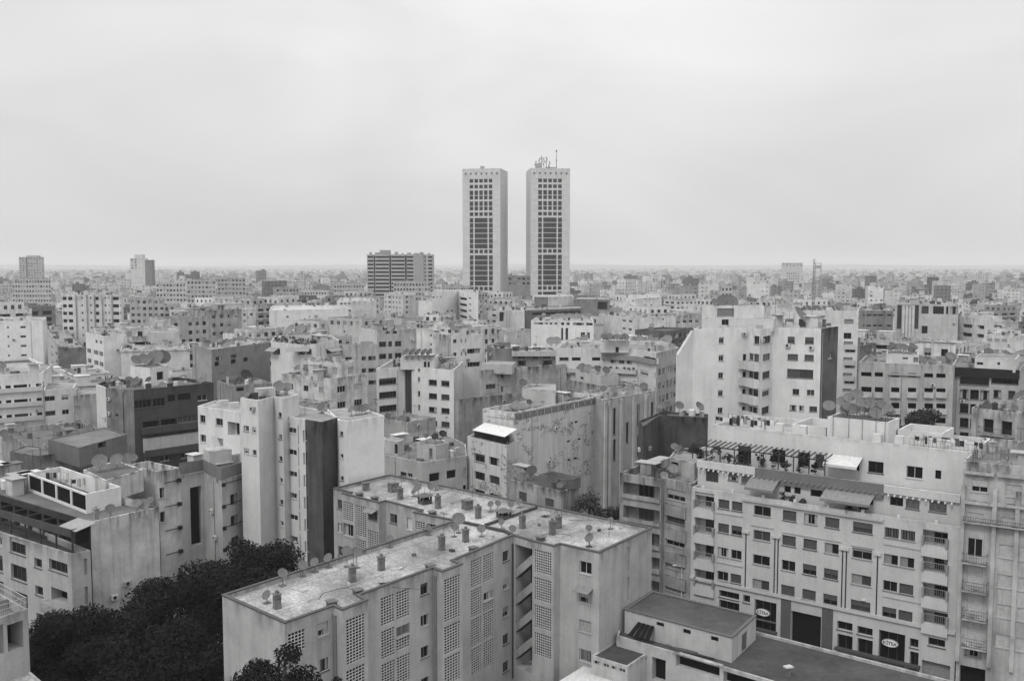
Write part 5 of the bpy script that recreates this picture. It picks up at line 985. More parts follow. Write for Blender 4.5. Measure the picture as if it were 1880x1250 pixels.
b=B('office_building','dark grey cubic office with black glass recess, centre right below the right tower','office building',pts=[(1053,549),(1120,550),(1120,545),(1060,545)],z=29.5,ph=.3,col=.21,rcol=.3,short='the dark cubic office'); b.row(0,1105,554,568,[(1097,1115)],1,3,'g',1.5,fc=.03); b.row(0,1060,561,564,[(1056,1062)],1,3,'g'); b.build()
b=B('office_building','white and grey cubic office block directly below the right twin tower','office building',pts=[(981,545),(1006,545),(1054,544),(1050,541),(985,541)],z=30.5,ph=.2,col=.6,rcol=.4,short='the cubic office below the right tower'); b.fm={0:(.2,MW)}; b.build()
b=B('office_building','long low dark office with a ribbon window strip, centre','office building',pts=[(963,570),(1068,566),(1066,561),(965,563)],z=28.5,ph=.3,col=.15,rcol=.25,short='the dark ribbon-window office'); b.row(0,1000,573,578,[(977,1066)],2,3.5,'g',fc=.1); b.build()
b=B('apartment_block','white split block with tall dark notch, centre','apartment block',pts=[(915,570),(937,569),(963,571),(960,563),(920,563)],z=28.5,ph=.3,col=.6,rcol=.4,mat=MWC,short='the notched white block'); b.row(0,921,573,590,[(917,926)],1,3,'g',.6,fc=.1); b.build()
b=B('apartment_block','white block with glazed top storey and blank lower wall, centre','apartment block',pts=[(975,589),(1027,589),(1090,590),(1085,582),(985,582)],z=28.,ph=.3,col=0.74,rcol=.3,mat=MWC,short='the glazed-top block'); b.row(0,990,592,596,[(981,997),(1000,1006),(1009,1014),(1018,1023)],1,3,'G',.4); b.row(1,1040,592,597,[(1030,1036),(1040,1046),(1052,1072),(1076,1088)],1,3,'g',.6); b.row(1,1035,602,630,[(1030,1034),(1038,1043)],1,3,'g',.4); b.row(1,1075,610,622,[(1066,1074),(1078,1083)],1,3,'g'); b.build()
for i in range(9): dishpx(b,1025+i*7,584,R.choice([.8,1.,1.2]),1.)
b=B('apartment_block','white block with shaded balconies right of the glazed-top block','apartment block',M=(1164,583),z=27.6,ang=70,xl=1100,wr=12,ph=.4,col=0.67,rcol=.3,short='the shaded balcony block'); b.row(3,1148,587,591,[(1143,1149),(1154,1160)],2,3.,'g'); b.row(3,1145,600,607,[(1137,1149)],2,3.3,'d'); b.build()
for i in range(8): dishpx(b,1104+i*7,578,.8,1.)
b=B('apartment_block','white block with small arched windows above the curved-front block','apartment block',pts=[(1143,548),(1166,548),(1215,546),(1208,541),(1150,542)],z=30,ph=.3,col=0.74,rcol=.4,short='the small-window white block'); b.row(0,1162,551,554,[(1161,1164)],2,3.2,'g'); b.row(1,1190,547,550,[(1182,1184),(1193,1195),(1199,1201),(1207,1209)],1,3,'g'); b.row(1,1190,559,563,[(1184,1188),(1194,1198)],2,3.1,'g'); b.build()
b=B('office_building','mid-grey office with neat rows of black windows, right','office building',pts=[(1577,570),(1624,570),(1639,571),(1640,564),(1580,564)],z=31.5,ph=.4,col=.24,rcol=.3,short='the grey office'); b.row(0,1590,577,580,[(1585,1588),(1591,1600),(1603,1611),(1613,1621)],4,3.6,'d'); b.row(1,1632,577,580,[(1628,1637)],4,3.6,'d'); b.build()
b=B('office_building','dark glass office with white vertical fins, right','office building',pts=[(1646,558),(1688,558),(1760,559),(1758,553),(1650,553)],z=33.5,ph=.2,col=.5,rcol=.3,short='the finned office'); b.row(0,1667,560,604,[(1647,1687)],1,3,'g',.5,fc=.05)
b.row(1,1690,562,576,[(1692,1705),(1713,1733),(1737,1741),(1745,1758)],1,3,'g',.5,fc=.08); b.row(1,1690,598,612,[(1692,1703)],1,3,'g'); b.build()
for x in(1655,1661,1667,1673): u=b.ux(0,x,30); b.add('fin',0,u,u+.9,16,33,.0,.7,.6)
b=B('apartment_block','white block with two porthole windows and a shaded balcony wing, right','apartment block',pts=[(1704,581),(1745,580),(1825,586),(1822,578),(1712,574)],z=28.9,ph=.3,col=0.69,rcol=.3,short='the porthole block'); b.row(0,1732,594,597,[(1731,1733),(1739,1741)],1,3,'d'); b.row(1,1775,595,602,[(1767,1785),(1794,1807)],3,3.,['g','o'],.6); b.build()
b=B('apartment_block','pale block with three closed shutters and aerials, right edge','apartment block',M=(1895,618),z=27.5,ang=30,xl=1808,wr=12,ph=.5,col=0.62,rcol=.35,short='the three-shutter block'); b.row(3,1825,622,628,[(1813,1822),(1826,1835),(1839,1849)],3,3,'s',sc=.35); b.build()
# ---- far landmarks, placed by their distance
def XD(px,d,z=H): return ((px-940)/F*(d*cs+(H-z)*sn),d)
b=B('hotel','long tall slab hotel with banded balconies rising above the roofs','hotel',poly=[XD(674,770),XD(795,770),XD(797,786),XD(674,786)],z=55.6,ph=.6,col=.42,rcol=.3,mat=MWC,short='the slab hotel'); HT=b
b.fm={}
for i in range(18):
    zt=54.2-3.0*i
    for x0,x1 in((675,686),(689,714.5),(718.5,743),(747,759),(786,794)):
        u0,u1=b.ux(0,x0,40),b.ux(0,x1,40); b.hole(0,u0,u1,zt-1.45,zt,'d',1.2)
    u0=b.ux(0,779.5,40); b.hole(0,u0,u0+1.2,zt-1.4,zt-.2,'d',.3)
for x0,x1 in((686.4,688.6),(715,718),(743.6,746.6)): b.hole(0,b.ux(0,x0,40),b.ux(0,x1,40),2,54.8,'d',1.6)
b.build(); b.add('blank_panel',0,b.ux(0,761,40),b.ux(0,778,40),.1,56.4,.02,.9,.36)
for i in range(10): b.box('roof_equipment',b.cx-24+i*5.2,b.cy+R.uniform(-5,5),R.uniform(1.5,4),2,55,56+R.uniform(.4,1.6),0,.3)
b.box('lift_house',b.cx-12,b.cy,8,6,55,59,0,.3)
FT=[('a',1),('a',1),('b',2),('b',2),('a',1),('c',6),('a',1),('c',6),('a',1),('c',6)]
def tower(nm,lab,xl,xr,side,d,ztop,ang,wf,ws,short):
    # near corner between front and side face
    a=math.radians(ang); X,_=XD(xr if side>0 else xl,d,80); m=(X,d)
    dr=(math.cos(a),math.sin(a))   # front face runs along dr
    n=(dr[1],-dr[0])
    if side>0: A=(m[0]-dr[0]*wf,m[1]-dr[1]*wf); Bq=m
    else: A=m; Bq=(m[0]+dr[0]*wf,m[1]+dr[1]*wf)
    C=(Bq[0]-n[0]*ws,Bq[1]-n[1]*ws); D=(A[0]-n[0]*ws,A[1]-n[1]*ws)
    b=B('office_tower',lab,'tower',poly=[A,Bq,C,D],z=ztop,ph=1.2,col=.58,rcol=.3,mat=MWC,short=short,near=False)
    fl=3.67; z=ztop-7.3; c0=wf*.185; cw=(wf*.63)/5
    for kind,k in FT:
        for r in range(k):
            zt=z
            if kind=='c':
                b.hole(0,c0+.1,c0+cw-.7,zt-fl+.35,zt,'w',.5,.45); b.hole(0,c0+cw+.2,c0+4*cw-.75,zt-fl+.35,zt,'w',.5,.4); b.hole(0,c0+4*cw+.2,c0+5*cw-.45,zt-fl+.35,zt,'w',.5,.45)
            else:
                for q in range(5): b.hole(0,c0+cw*q+.1+(.1 if q else 0),c0+cw*(q+1)-.7,zt-fl+(1. if kind=='a' else .35 if r==0 else .9),zt,'w',.5,.4)
            z-=fl
            if z<8: break
        z-=.35
    b.build()
    for q in range(7):
        u=wf*(.09+.137*q); m2=MB(); m2.prism([(-.9,-.05,0),(.9,-.05,0),(0,-.05,-1.8)][::-1],[(-.9,-.01,0),(.9,-.01,0),(0,-.01,-1.8)][::-1],MFL)
        x_,y_=b.W(0,u,0); X,Y=b.loc(x_,y_); link('vent_opening',m2.mesh('vent_opening'),b.root,(X,Y,ztop-3.0),a,.07)
    for j in range(28):
        zz=ztop-4-fl*j
        if zz<5: break
        b.add('panel_joint',0,.02,c0-.3,zz,zz+.09,.003,.02,.30,MFL); b.add('panel_joint',0,c0+cw*5+.1,wf-.02,zz,zz+.09,.003,.02,.30,MFL)
    return b
TA=tower('l','left twin office tower, pale concrete with gridded dark glazing, plain flat top',849.5,918.5,1,689,115.2,-11.,27.5,27,'the left twin tower')
TB=tower('r','right twin office tower, pale concrete with aerials and equipment on its roof',974.5,1046.5,-1,692,115.6,6.4,28.2,27,'the right twin tower')
TA.box('roof_hatch',TA.cx-2,TA.cy-6,3,3,114,117.5,0,.4)
TB.box('roof_equipment',TB.cx-7,TB.cy-8,4.5,3,114.4,119.5,0,.35,MFL); TB.box('roof_equipment',TB.cx+2,TB.cy-4,8,4,114.4,117.2,0,.4,MFL)
for i,(dx,h) in enumerate(((-9,7),(-6.2,9),(-4.6,10.5),(-3,9.4),(-1.2,10),(.8,7))):
    m=MB(); m.tube((0,0,0),(0,0,h),.22,.16,MMET,5)
    for j in range(5): zz=h-.4-j*1.1; a=i+j*1.7; m.box(math.cos(a)*.6-.3,math.cos(a)*.6+.3,-.5,-.2,zz-.7,zz+.2,MFL)
    X,Y=TB.loc(TB.cx+dx,TB.cy-7); link('aerial_mast',m.mesh('aerial_mast'),TB.root,(X,Y,114.4+ (0)),0,.2)
m=MB(); m.tube((0,0,0),(0,0,15),.28,.12,MMET,5); m.box(-.5,.5,-.3,.3,13.5,14.6,MMET); m.box(-.4,.4,-.3,.3,7,8,MMET); X,Y=TB.loc(TB.cx+6,TB.cy-6); link('aerial_mast',m.mesh('tall_mast'),TB.root,(X,Y,114.4),0,.1)
def slab(lab,x0,x1,d,z,col,nc,short,cat='apartment block',split=None,st='g',nr=6):
    b=B('apartment_block',lab,cat,poly=[XD(x0,d),XD(x1,d),XD(x1,d+16),XD(x0,d+16)],z=z,ph=.8,col=col,rcol=.3,short=short); L=b.F[0][3]
    w=L/nc
    for r in range(nr):
        for c in range(nc):
            if split and split(c): continue
            b.hole(0,c*w+w*.25,c*w+w*.8,z-2.6-3.1*r,z-1.2-3.1*r,R.choice('ggsd'),.4)
    b.build(); return b
b=slab('tall pale tower block on the far left horizon, with a dark vertical stripe',35,81,1250,57.5,.42,9,'the far left tower',nr=10,split=lambda c:c in(2,))
b.add('dark_stripe',0,b.F[0][3]*.28,b.F[0][3]*.33,2,57,.01,.4,.12); b.box('roof_drum',b.cx+3,b.cy,14,10,56.5,59.5,0,.4)
b=slab('white tower block on the far left horizon, with a dark right edge',239,272,1100,55.,.62,5,'the far white tower',nr=4,split=lambda c:c in(2,3,4)); b.add('dark_edge',0,b.F[0][3]*.83,b.F[0][3]*1.2,2,53,-9,.4,.2); b.box('lift_house',b.cx+1,b.cy,9,8,54,59,0,.6)
slab('hazy pale block standing on the right horizon',1435,1474,1700,51.,.55,6,'the hazy right block',nr=2)
slab('hazy gridded white building just below the hazy right block',1444,1468,1150,39.,.6,6,'the gridded white building',nr=5)
slab('pale low office with small gridded windows, just left of the slab hotel',612,668,720,33.,.45,11,'the low office left of the hotel',nr=2)
slab('grey low block with a windowed top, between the left office and the white wide block',500,548,690,31.,.33,8,'the grey low block',nr=2)
slab('white low block with tiny windows, midway between hotel and left towers',552,604,650,30.,.55,10,'the tiny-windowed low block',nr=2)
slab('low pale grid-fronted block beneath the slab hotel',722,790,640,36,.45,12,'the grid-fronted block',nr=4)
slab('pale gridded low block left of the left twin tower foot',818,864,600,34.,.42,10,'the gridded low block',nr=4)
slab('grey block with a ribbon window between the twin towers',932,974,640,40.,.25,5,'the block between the towers',nr=2)
slab('pale gridded apartment block right of the striped tower block',236,300,470,31,.42,6,'the block right of the striped tower',nr=4)
slab('wide white gridded apartment block far behind the striped tower block',20,92,640,38,.48,14,'the wide block behind the striped tower',nr=6)
slab('white gridded apartment block between the far left towers',285,340,620,36,.5,9,'the block between the far left towers',nr=6)
slab('pale long apartment block right of centre left horizon',342,395,660,37.,.45,8,'the pale long block',nr=5)
slab('grey windowed block at the left of the wide gridded office',398,450,700,38,.4,8,'the windowed block',nr=6)
slab('pale block with dark windows below the right horizon block',1325,1345,560,35,.5,3,'the pale horizon block',nr=4)
def mast(lab,px,d,z0,z1):
    x,y=XD(px,d,z1); t=thing('radio_mast',lab,'mast',(x,y,z0)); h=z1-z0
    for i in range(3):
        a=i*2.094; m=MB(); m.tube((.8*math.cos(a),.8*math.sin(a),0),(.3*math.cos(a),.3*math.sin(a),h),.08,.06,MMET,4); link('leg',m.mesh('leg'),t,col=.1)
    m=MB()
    for j in range(int(h/2)):
        for i in range(3):
            r0=.8-.5*j*2/h; r1=.8-.5*(j*2+2)/h; a=i*2.094; c=a+2.094; m.tube((r0*math.cos(a),r0*math.sin(a),j*2),(r1*math.cos(c),r1*math.sin(c),j*2+2),.04,.04,MMET,3)
    link('lattice',m.mesh('lattice'),t,col=.1)
mast('thin lattice radio mast standing above the right roofs',1495,380,15,49.5)
mast('thin aerial mast among the roofs right of the twin towers',1150,640,15,41.)
x,y=XD(1502.5,900,52); o=thing('billboard_frame','dark open frame on the horizon beside the radio mast','frame',(x,y,41)); q=MB(); q.box(-3,3,-.4,.4,7.4,8,MFL); q.box(-3,-2.5,-.4,.4,-30,7.39,MFL); q.box(2.5,3,-.4,.4,-30,7.39,MFL); q.box(-2.4,2.4,-.2,.2,3,6,MFL); link('frame',q.mesh('frame'),o,col=.35)

# ---- clutter on the roofs
def pip(p,poly):
    c=False; n=len(poly)
    for i in range(n):
        a,b_=poly[i],poly[i-1]
        if (a[1]>p[1])!=(b_[1]>p[1]) and p[0]<(b_[0]-a[0])*(p[1]-a[1])/(b_[1]-a[1])+a[0]: c=not c
    return c
def edge_d(p,poly):
    m=9e9
    for i in range(len(poly)):
        a,b_=poly[i-1],poly[i]; dx,dy=b_[0]-a[0],b_[1]-a[1]; t=max(0,min(1,((p[0]-a[0])*dx+(p[1]-a[1])*dy)/(dx*dx+dy*dy))); m=min(m,math.hypot(a[0]+t*dx-p[0],a[1]+t*dy-p[1]))
    return m
def junk(b,rr,n):
    zr=b.z-b.ph; xs=[p[0] for p in b.poly]; ys=[p[1] for p in b.poly]; a,d,nn,L=b.F[0]; rz=math.atan2(d[1],d[0]); subs=[h.poly for h in HEROES if h.sub is b]
    def pt(m=.7):
        for _ in range(40):
            p=(rr.uniform(min(xs),max(xs)),rr.uniform(min(ys),max(ys)))
            if pip(p,b.poly) and edge_d(p,b.poly)>m and not any(pip(p,q) or edge_d(p,q)<.8 for q in subs): return p
    for k in range(int(n*1.5)):
        p=pt(); 
        if not p: continue
        q=rr.random(); r2=rz+rr.choice([0,1.5708])
        if q<.30: b.box('roof_box',*p,rr.uniform(.4,1.2),rr.uniform(.4,.9),zr,zr+rr.uniform(.3,1.1),r2,rr.choice([.06,.15,.3,.45,.55]))
        elif q<.42: b.box('low_wall',*p,rr.uniform(1.5,4),.16,zr,zr+rr.uniform(.5,1.3),r2,b.col*rr.uniform(.7,1.))
        elif q<.50: b.box('wall_panel',*p,rr.uniform(1.,2.5),.08,zr,zr+rr.uniform(.9,1.7),r2,rr.choice([.08,.2,.5]))
        elif q<.58: chimney(b,0,0,rr.uniform(.5,.8),rr.uniform(1.,1.7),rr.random()<.5,rr.choice([.2,.35,.5]),zr,p,rz)
        elif q<.64: tank(b,*p,zr,rr.uniform(.35,.6),rr.uniform(.8,1.3),rr.choice([.05,.5,.6]))
        elif q<.70: b.box('roof_canopy',*p,rr.uniform(2,3.5),1.8,zr+2.,zr+2.08,r2,rr.choice([.15,.35,.6]),MFL); b.box('canopy_wall',*p,1.6,1.4,zr,zr+1.98,r2,b.col*.9)
        elif q<.90: dish(b,*p,zr,rr.choice([.45,.55,.7,.9]),rr.choice([.8,1.2,1.6]),az=rr.uniform(-.7,.4),col=rr.choice([.22,.18,.25,.3,.1]))
        else: antenna(b,*p,zr,rr.choice([2,3,4]),rr.choice([0,0,1]))
ACM=MB(); ACM.box(-.4,.4,-.4,-.05,0,.55,MFL); ACM.poly([(-.08+.2*math.cos(j*.7),-.405,.27+.2*math.sin(j*.7)) for j in range(9)],MINT); ACM=ACM.mesh('air_conditioner')
def fit(b,rr,n):
    vis=[]
    for i,(a,d,nn,L) in enumerate(b.F):
        mx,my=b.W(i,L/2,0)
        if nn[0]*mx+nn[1]*my<-.12*math.hypot(mx,my) and L>4: vis.append(i)
    if not vis: return
    for k in range(n):
        i=rr.choice(vis); a,d,nn,L=b.F[i]; u=rr.uniform(.6,L-.6); z=b.z-rr.uniform(1.2,11)
        if z<b.z0+1.5 or any(o[0]-.5<u<o[1]+.5 and o[2]-.7<z<o[3]+.1 for o in b.op[i]): continue
        X,Y=b.loc(*b.W(i,u,.01)); link('air_conditioner',ACM,b.root,(X,Y,z-b.z0),math.atan2(d[1],d[0]),rr.choice([.5,.35,.6]))
    i=rr.choice(vis); L=b.F[i][3]; u=rr.uniform(.3,L-.5)
    if not any(o[0]-.15<u<o[1]+.05 for o in b.op[i]): b.add('drain_pipe',i,u,u+.09,max(b.z0+.1,b.z-18),b.z-.7,.012,.1,b.col*.5,MFL)
SKIP={'the T-shaped block','the shop block','the left twin tower','the right twin tower','the slab hotel','the corrugated shed','the low courtyard building'}
rj=random.Random(77)
for h in list(HEROES):
    if h.sub or h.short in SKIP or h.cy>900: continue
    ar=abs(sum(h.poly[i-1][0]*h.poly[i][1]-h.poly[i][0]*h.poly[i-1][1] for i in range(len(h.poly))))/2
    fit(h,rj,4 if h.cy<330 else 1)
    junk(h,rj,int(min(16,ar/14)+2) if h.cy<420 else 5)
# ================= the rest of the city =================
def hull_px(poly,z):
    p=[proj(x,y,z) for x,y in poly]; return min(a[0] for a in p),max(a[0] for a in p),min(a[1] for a in p),max(a[1] for a in p)
# how low each hero facade must stay visible, per photo column: (x0,x1,distance,lowest y to keep clear)
KEEP=[]
VB={'the white slot block':792,'the faceted white block':790,'the peeling block':900,'the rough grey block':800,'the stair-hut block':740,'the curved-front block':760,'the arched-window block':900,'the arched loggia block':800,'the black-band block':790,'the two-door block':830,'the dark brown block':880,'the band-window block':800,'the tiny-slot block':664,'the small grey-flank block':672,'the factory-window block':668,'the long terraced block':676,'the grey slab block':694,'the striped tower block':608,'the awning terrace block':676,'the sunken balcony block':670,'the blank white-flank block':664,'the slit-window block':664,'the brown balcony block':700,'the ivy-patch block':700,'the slab hotel':538,'the left twin tower':542,'the right twin tower':545,'the white block under the hotel':578,'the white block below the left tower':583,'the wide white block':590,'the two-row window block':572,'the dark cubic office':580,'the cubic office below the right tower':566,'the dark ribbon-window office':584,'the notched white block':596,'the glazed-top block':628,'the shaded balcony block':610,'the small-window white block':570,'the grey office':612,'the finned office':600,'the porthole block':624,'the three-shutter block':636,'the far left tower':509,'the far white tower':512,'the hazy right block':485,'the gridded white building':505,'the low hut-roofed block':900,'the terrace block':770,'the low dark terrace block':730,'the block behind the faceted block':700,'the grid-fronted block':536,'the gridded low block':540,'the block between the towers':540,'the low office left of the hotel':535,'the grey low block':545,'the tiny-windowed low block':548,'the block between the far left towers':560,'the wide block behind the striped tower':560,'the pale long block':552,'the windowed block':548}
for h in HEROES:
    if h.sub: continue
    x0,x1,y0,y1=hull_px(h.poly,h.z); yb=VB.get(h.short,1300 if h.cy<150 else y1+30); KEEP.append((x0-1,x1+1,math.hypot(h.cx,h.cy),yb,h))
def sat(A,Bp,pad=0.):
    for P1,P2 in((A,Bp),(Bp,A)):
        n=len(P1)
        for i in range(n):
            a,b=P1[i],P1[(i+1)%n]; nx,ny=b[1]-a[1],a[0]-b[0]; l=math.hypot(nx,ny) or 1; nx/=l; ny/=l
            m1=max((p[0]-a[0])*nx+(p[1]-a[1])*ny for p in P1); m2=min((p[0]-a[0])*nx+(p[1]-a[1])*ny for p in P2)
            if m2>m1+pad: return False
    return True
HP=[(h.poly,h.cx,h.cy,max(math.hypot(p[0]-h.cx,p[1]-h.cy) for p in h.poly)) for h in HEROES if not h.sub]
def clash(poly,cx,cy,r):
    for hp,hx,hy,hr in HP:
        if math.hypot(hx-cx,hy-cy)<hr+r+1 and sat(hp,poly,.4): return True
    return False
def cap_height(poly,z):
    x0,x1,_,_=hull_px(poly,z); cx=sum(p[0] for p in poly)/4; cy=sum(p[1] for p in poly)/4; d=math.hypot(cx,cy)
    for kx0,kx1,kd,yb,h in KEEP:
        if kd>d+2 and x0<kx1 and x1>kx0:
            for p in poly:
                f=p[1]*cs; v=(yb+1-625)/F; zz=H-p[1]*((sn+v*cs)/(cs-v*sn)); z=min(z,zz)
    return z
rg=random.Random(5); LOTS=[]
def lots(ang,cx0,cx1,cy0,cy1,zone,bw=62,bd=46,street=11,lw=(10,18.5),ld=(11,17)):
    a=math.radians(ang); ux=(math.sin(a),math.cos(a)); vx=(-math.cos(a),math.sin(a))
    for i in range(cx0,cx1):
        for j in range(cy0,cy1):
            ox=i*(bw+street); oy=j*(bd+street)
            for side in(0,1):
                u=0.
                while u<bw-8:
                    w=rg.uniform(*lw); w=min(w,bw-u); dp=rg.uniform(*ld)
                    if bw-u-w<8: w=bw-u
                    v0=0 if side==0 else bd-dp
                    pts=[(ox+u,oy+v0),(ox+u+w,oy+v0),(ox+u+w,oy+v0+dp),(ox+u,oy+v0+dp)]
                    W=[(p[0]*ux[0]-p[1]*ux[1]*0+p[1]*vx[0],p[0]*ux[1]+p[1]*vx[1]) for p in pts]
                    u+=w+.05
                    c=(sum(p[0] for p in W)/4,sum(p[1] for p in W)/4)
                    if zone(*c): LOTS.append((W,c,w,dp))
fr=lambda x,y,m=1.0: y>60 and abs(x)<(y*.535+18)*m
lots(38.5,-3,16,-2,26,lambda x,y: fr(x,y) and 120<y<=330 and -.28*y<x)
lots(55,-3,14,0,26,lambda x,y: fr(x,y) and 150<y<=330 and x<=-.28*y-4)
lots(33,-2,26,-2,34,lambda x,y: fr(x,y) and 338<y<=620 and x<.05*y)
lots(62,-2,26,-12,34,lambda x,y: fr(x,y) and 338<y<=620 and x>=.05*y+6)
gen=[]
for W,c,w,dp in LOTS:
    d=math.hypot(*c); r=math.hypot(w,dp)/2
    q=rg.random(); z=rg.uniform(15,23.5) if q<.62 else rg.uniform(9,15) if q<.88 else rg.uniform(24,28)
    if d>330: z=rg.uniform(13,24) if q<.75 else rg.uniform(24,31) if q<.9 else rg.uniform(6,11)
    if c[0]>.12*c[1] and d>330: z-=3.5
    if c[1]<200 and abs(c[0])<60: z=min(z,19)
    if clash(W,*c,r): continue
    cz=cap_height(W,60.)
    if 10<cz<(28.5 if d<330 else 32) and rg.random()<.8: z=cz-rg.choice([.1,.4,1.,2.,3.2])
    elif cz<z: z=cz-rg.uniform(0,2.5)
    if z<3.5: continue
    gen.append((d,W,c,w,dp,z))
gen.sort(key=lambda g:g[0]+ (0))
nh=len([h for h in HEROES if not h.sub]); NI=296-nh
print('heroes',nh,'lots',len(gen))
# keep as things those whose roofs show largest: nearest first
# visibility: march columns from near to far, keep the roof line reached so far
sky=[1400.]*1900
for h in sorted([h for h in HEROES if not h.sub],key=lambda h:h.cy): pass
items=[('h',math.hypot(h.cx,h.cy),h.poly,h.z,h) for h in HEROES if not h.sub]+[('g',g[0],g[1],g[5],g) for g in gen]
items.sort(key=lambda t:t[1]); vis={}
for k,d,poly,z,ref in items:
    x0,x1,y0,y1=hull_px(poly,z); s=0
    for x in range(max(0,int(x0)),min(1879,int(x1))+1,2):
        top=(y0+y1)/2; 
        if sky[x]>y0+1: s+=min(sky[x],1250)-y0; sky[x]=min(sky[x],top); sky[x+1]=sky[x]
    vis[id(ref)]=s
shown=[g for g in gen if vis[id(g)]>30]
shown.sort(key=lambda g:-vis[id(g)]); ind=shown[:NI]; rest=shown[NI:]; ind.sort(key=lambda g:g[0])
print('shown',len(shown),'individual',len(ind),'rest',len(rest))
TW=lambda c:'white' if c>.60 else 'pale grey' if c>.40 else 'grey' if c>.2 else 'dark grey'
NAMED=[h for h in HEROES if not h.sub and h.short]
cnt={}; GB=[]
for d,W,c,w,dp,z in ind:
    q=rg.random(); col=rg.uniform(.62,.78) if q<.62 else rg.uniform(.42,.58) if q<.88 else rg.uniform(.12,.28)
    px,py=proj(c[0],c[1],z); best=None
    for h in NAMED:
        hx,hy=proj(h.cx,h.cy,h.z); dd=abs(hx-px)+2.2*abs(hy-py)
        if best is None or dd<best[0]: best=(dd,h,hx,hy)
    _,h,hx,hy=best
    rel='left of' if px<hx-14 and abs(py-hy)<abs(px-hx)*.7 else 'right of' if px>hx+14 and abs(py-hy)<abs(px-hx)*.7 else 'behind' if c[1]>h.cy else 'in front of'
    key=(rel,h.short); cnt.setdefault(key,[]).append([math.hypot(c[0]-h.cx,c[1]-h.cy),None]); rec=cnt[key][-1]
    mt=rg.choice([MW,MWC,MW,MWO]); b=B('apartment_block' if z>12 else 'house','tmp','apartment block' if z>12 else 'house',poly=W,z=z,ph=rg.uniform(.5,1.1),col=col,rcol=rg.choice([.07,.1,.13,.17,.22,.3,.4]),mat=mt,tags=False,near=False)
    rec[1]=b; b.tn=TW(col); GB.append(b); b.px=px; b.d=d
for (rel,sh),L in cnt.items():
    L.sort(key=lambda r:r[0])
    for k,(dd,b) in enumerate(L):
        o_='nearest' if k==0 else ORD[k+1]
        sh2=sh[4:]
        b.short=f'the {o_} block {rel} the {sh2}'; kind='block' if b.z>12 else 'low house'
        lab=f'{b.tn} {kind}, {o_} {rel} the {sh2}'
        if len(lab.split())>16: print('LONG',lab)
        b.root.name='apartment_block'; tag(b.root,lab,'apartment block' if b.z>12 else 'house','flat-roofed city blocks')
        ws=b.short.split()
NW=0
def style(b,rr):
    q=rr.random(); return 'ggp' if q<.4 else 'gs' if q<.6 else 'gpsb' if q<.8 else 'gd'
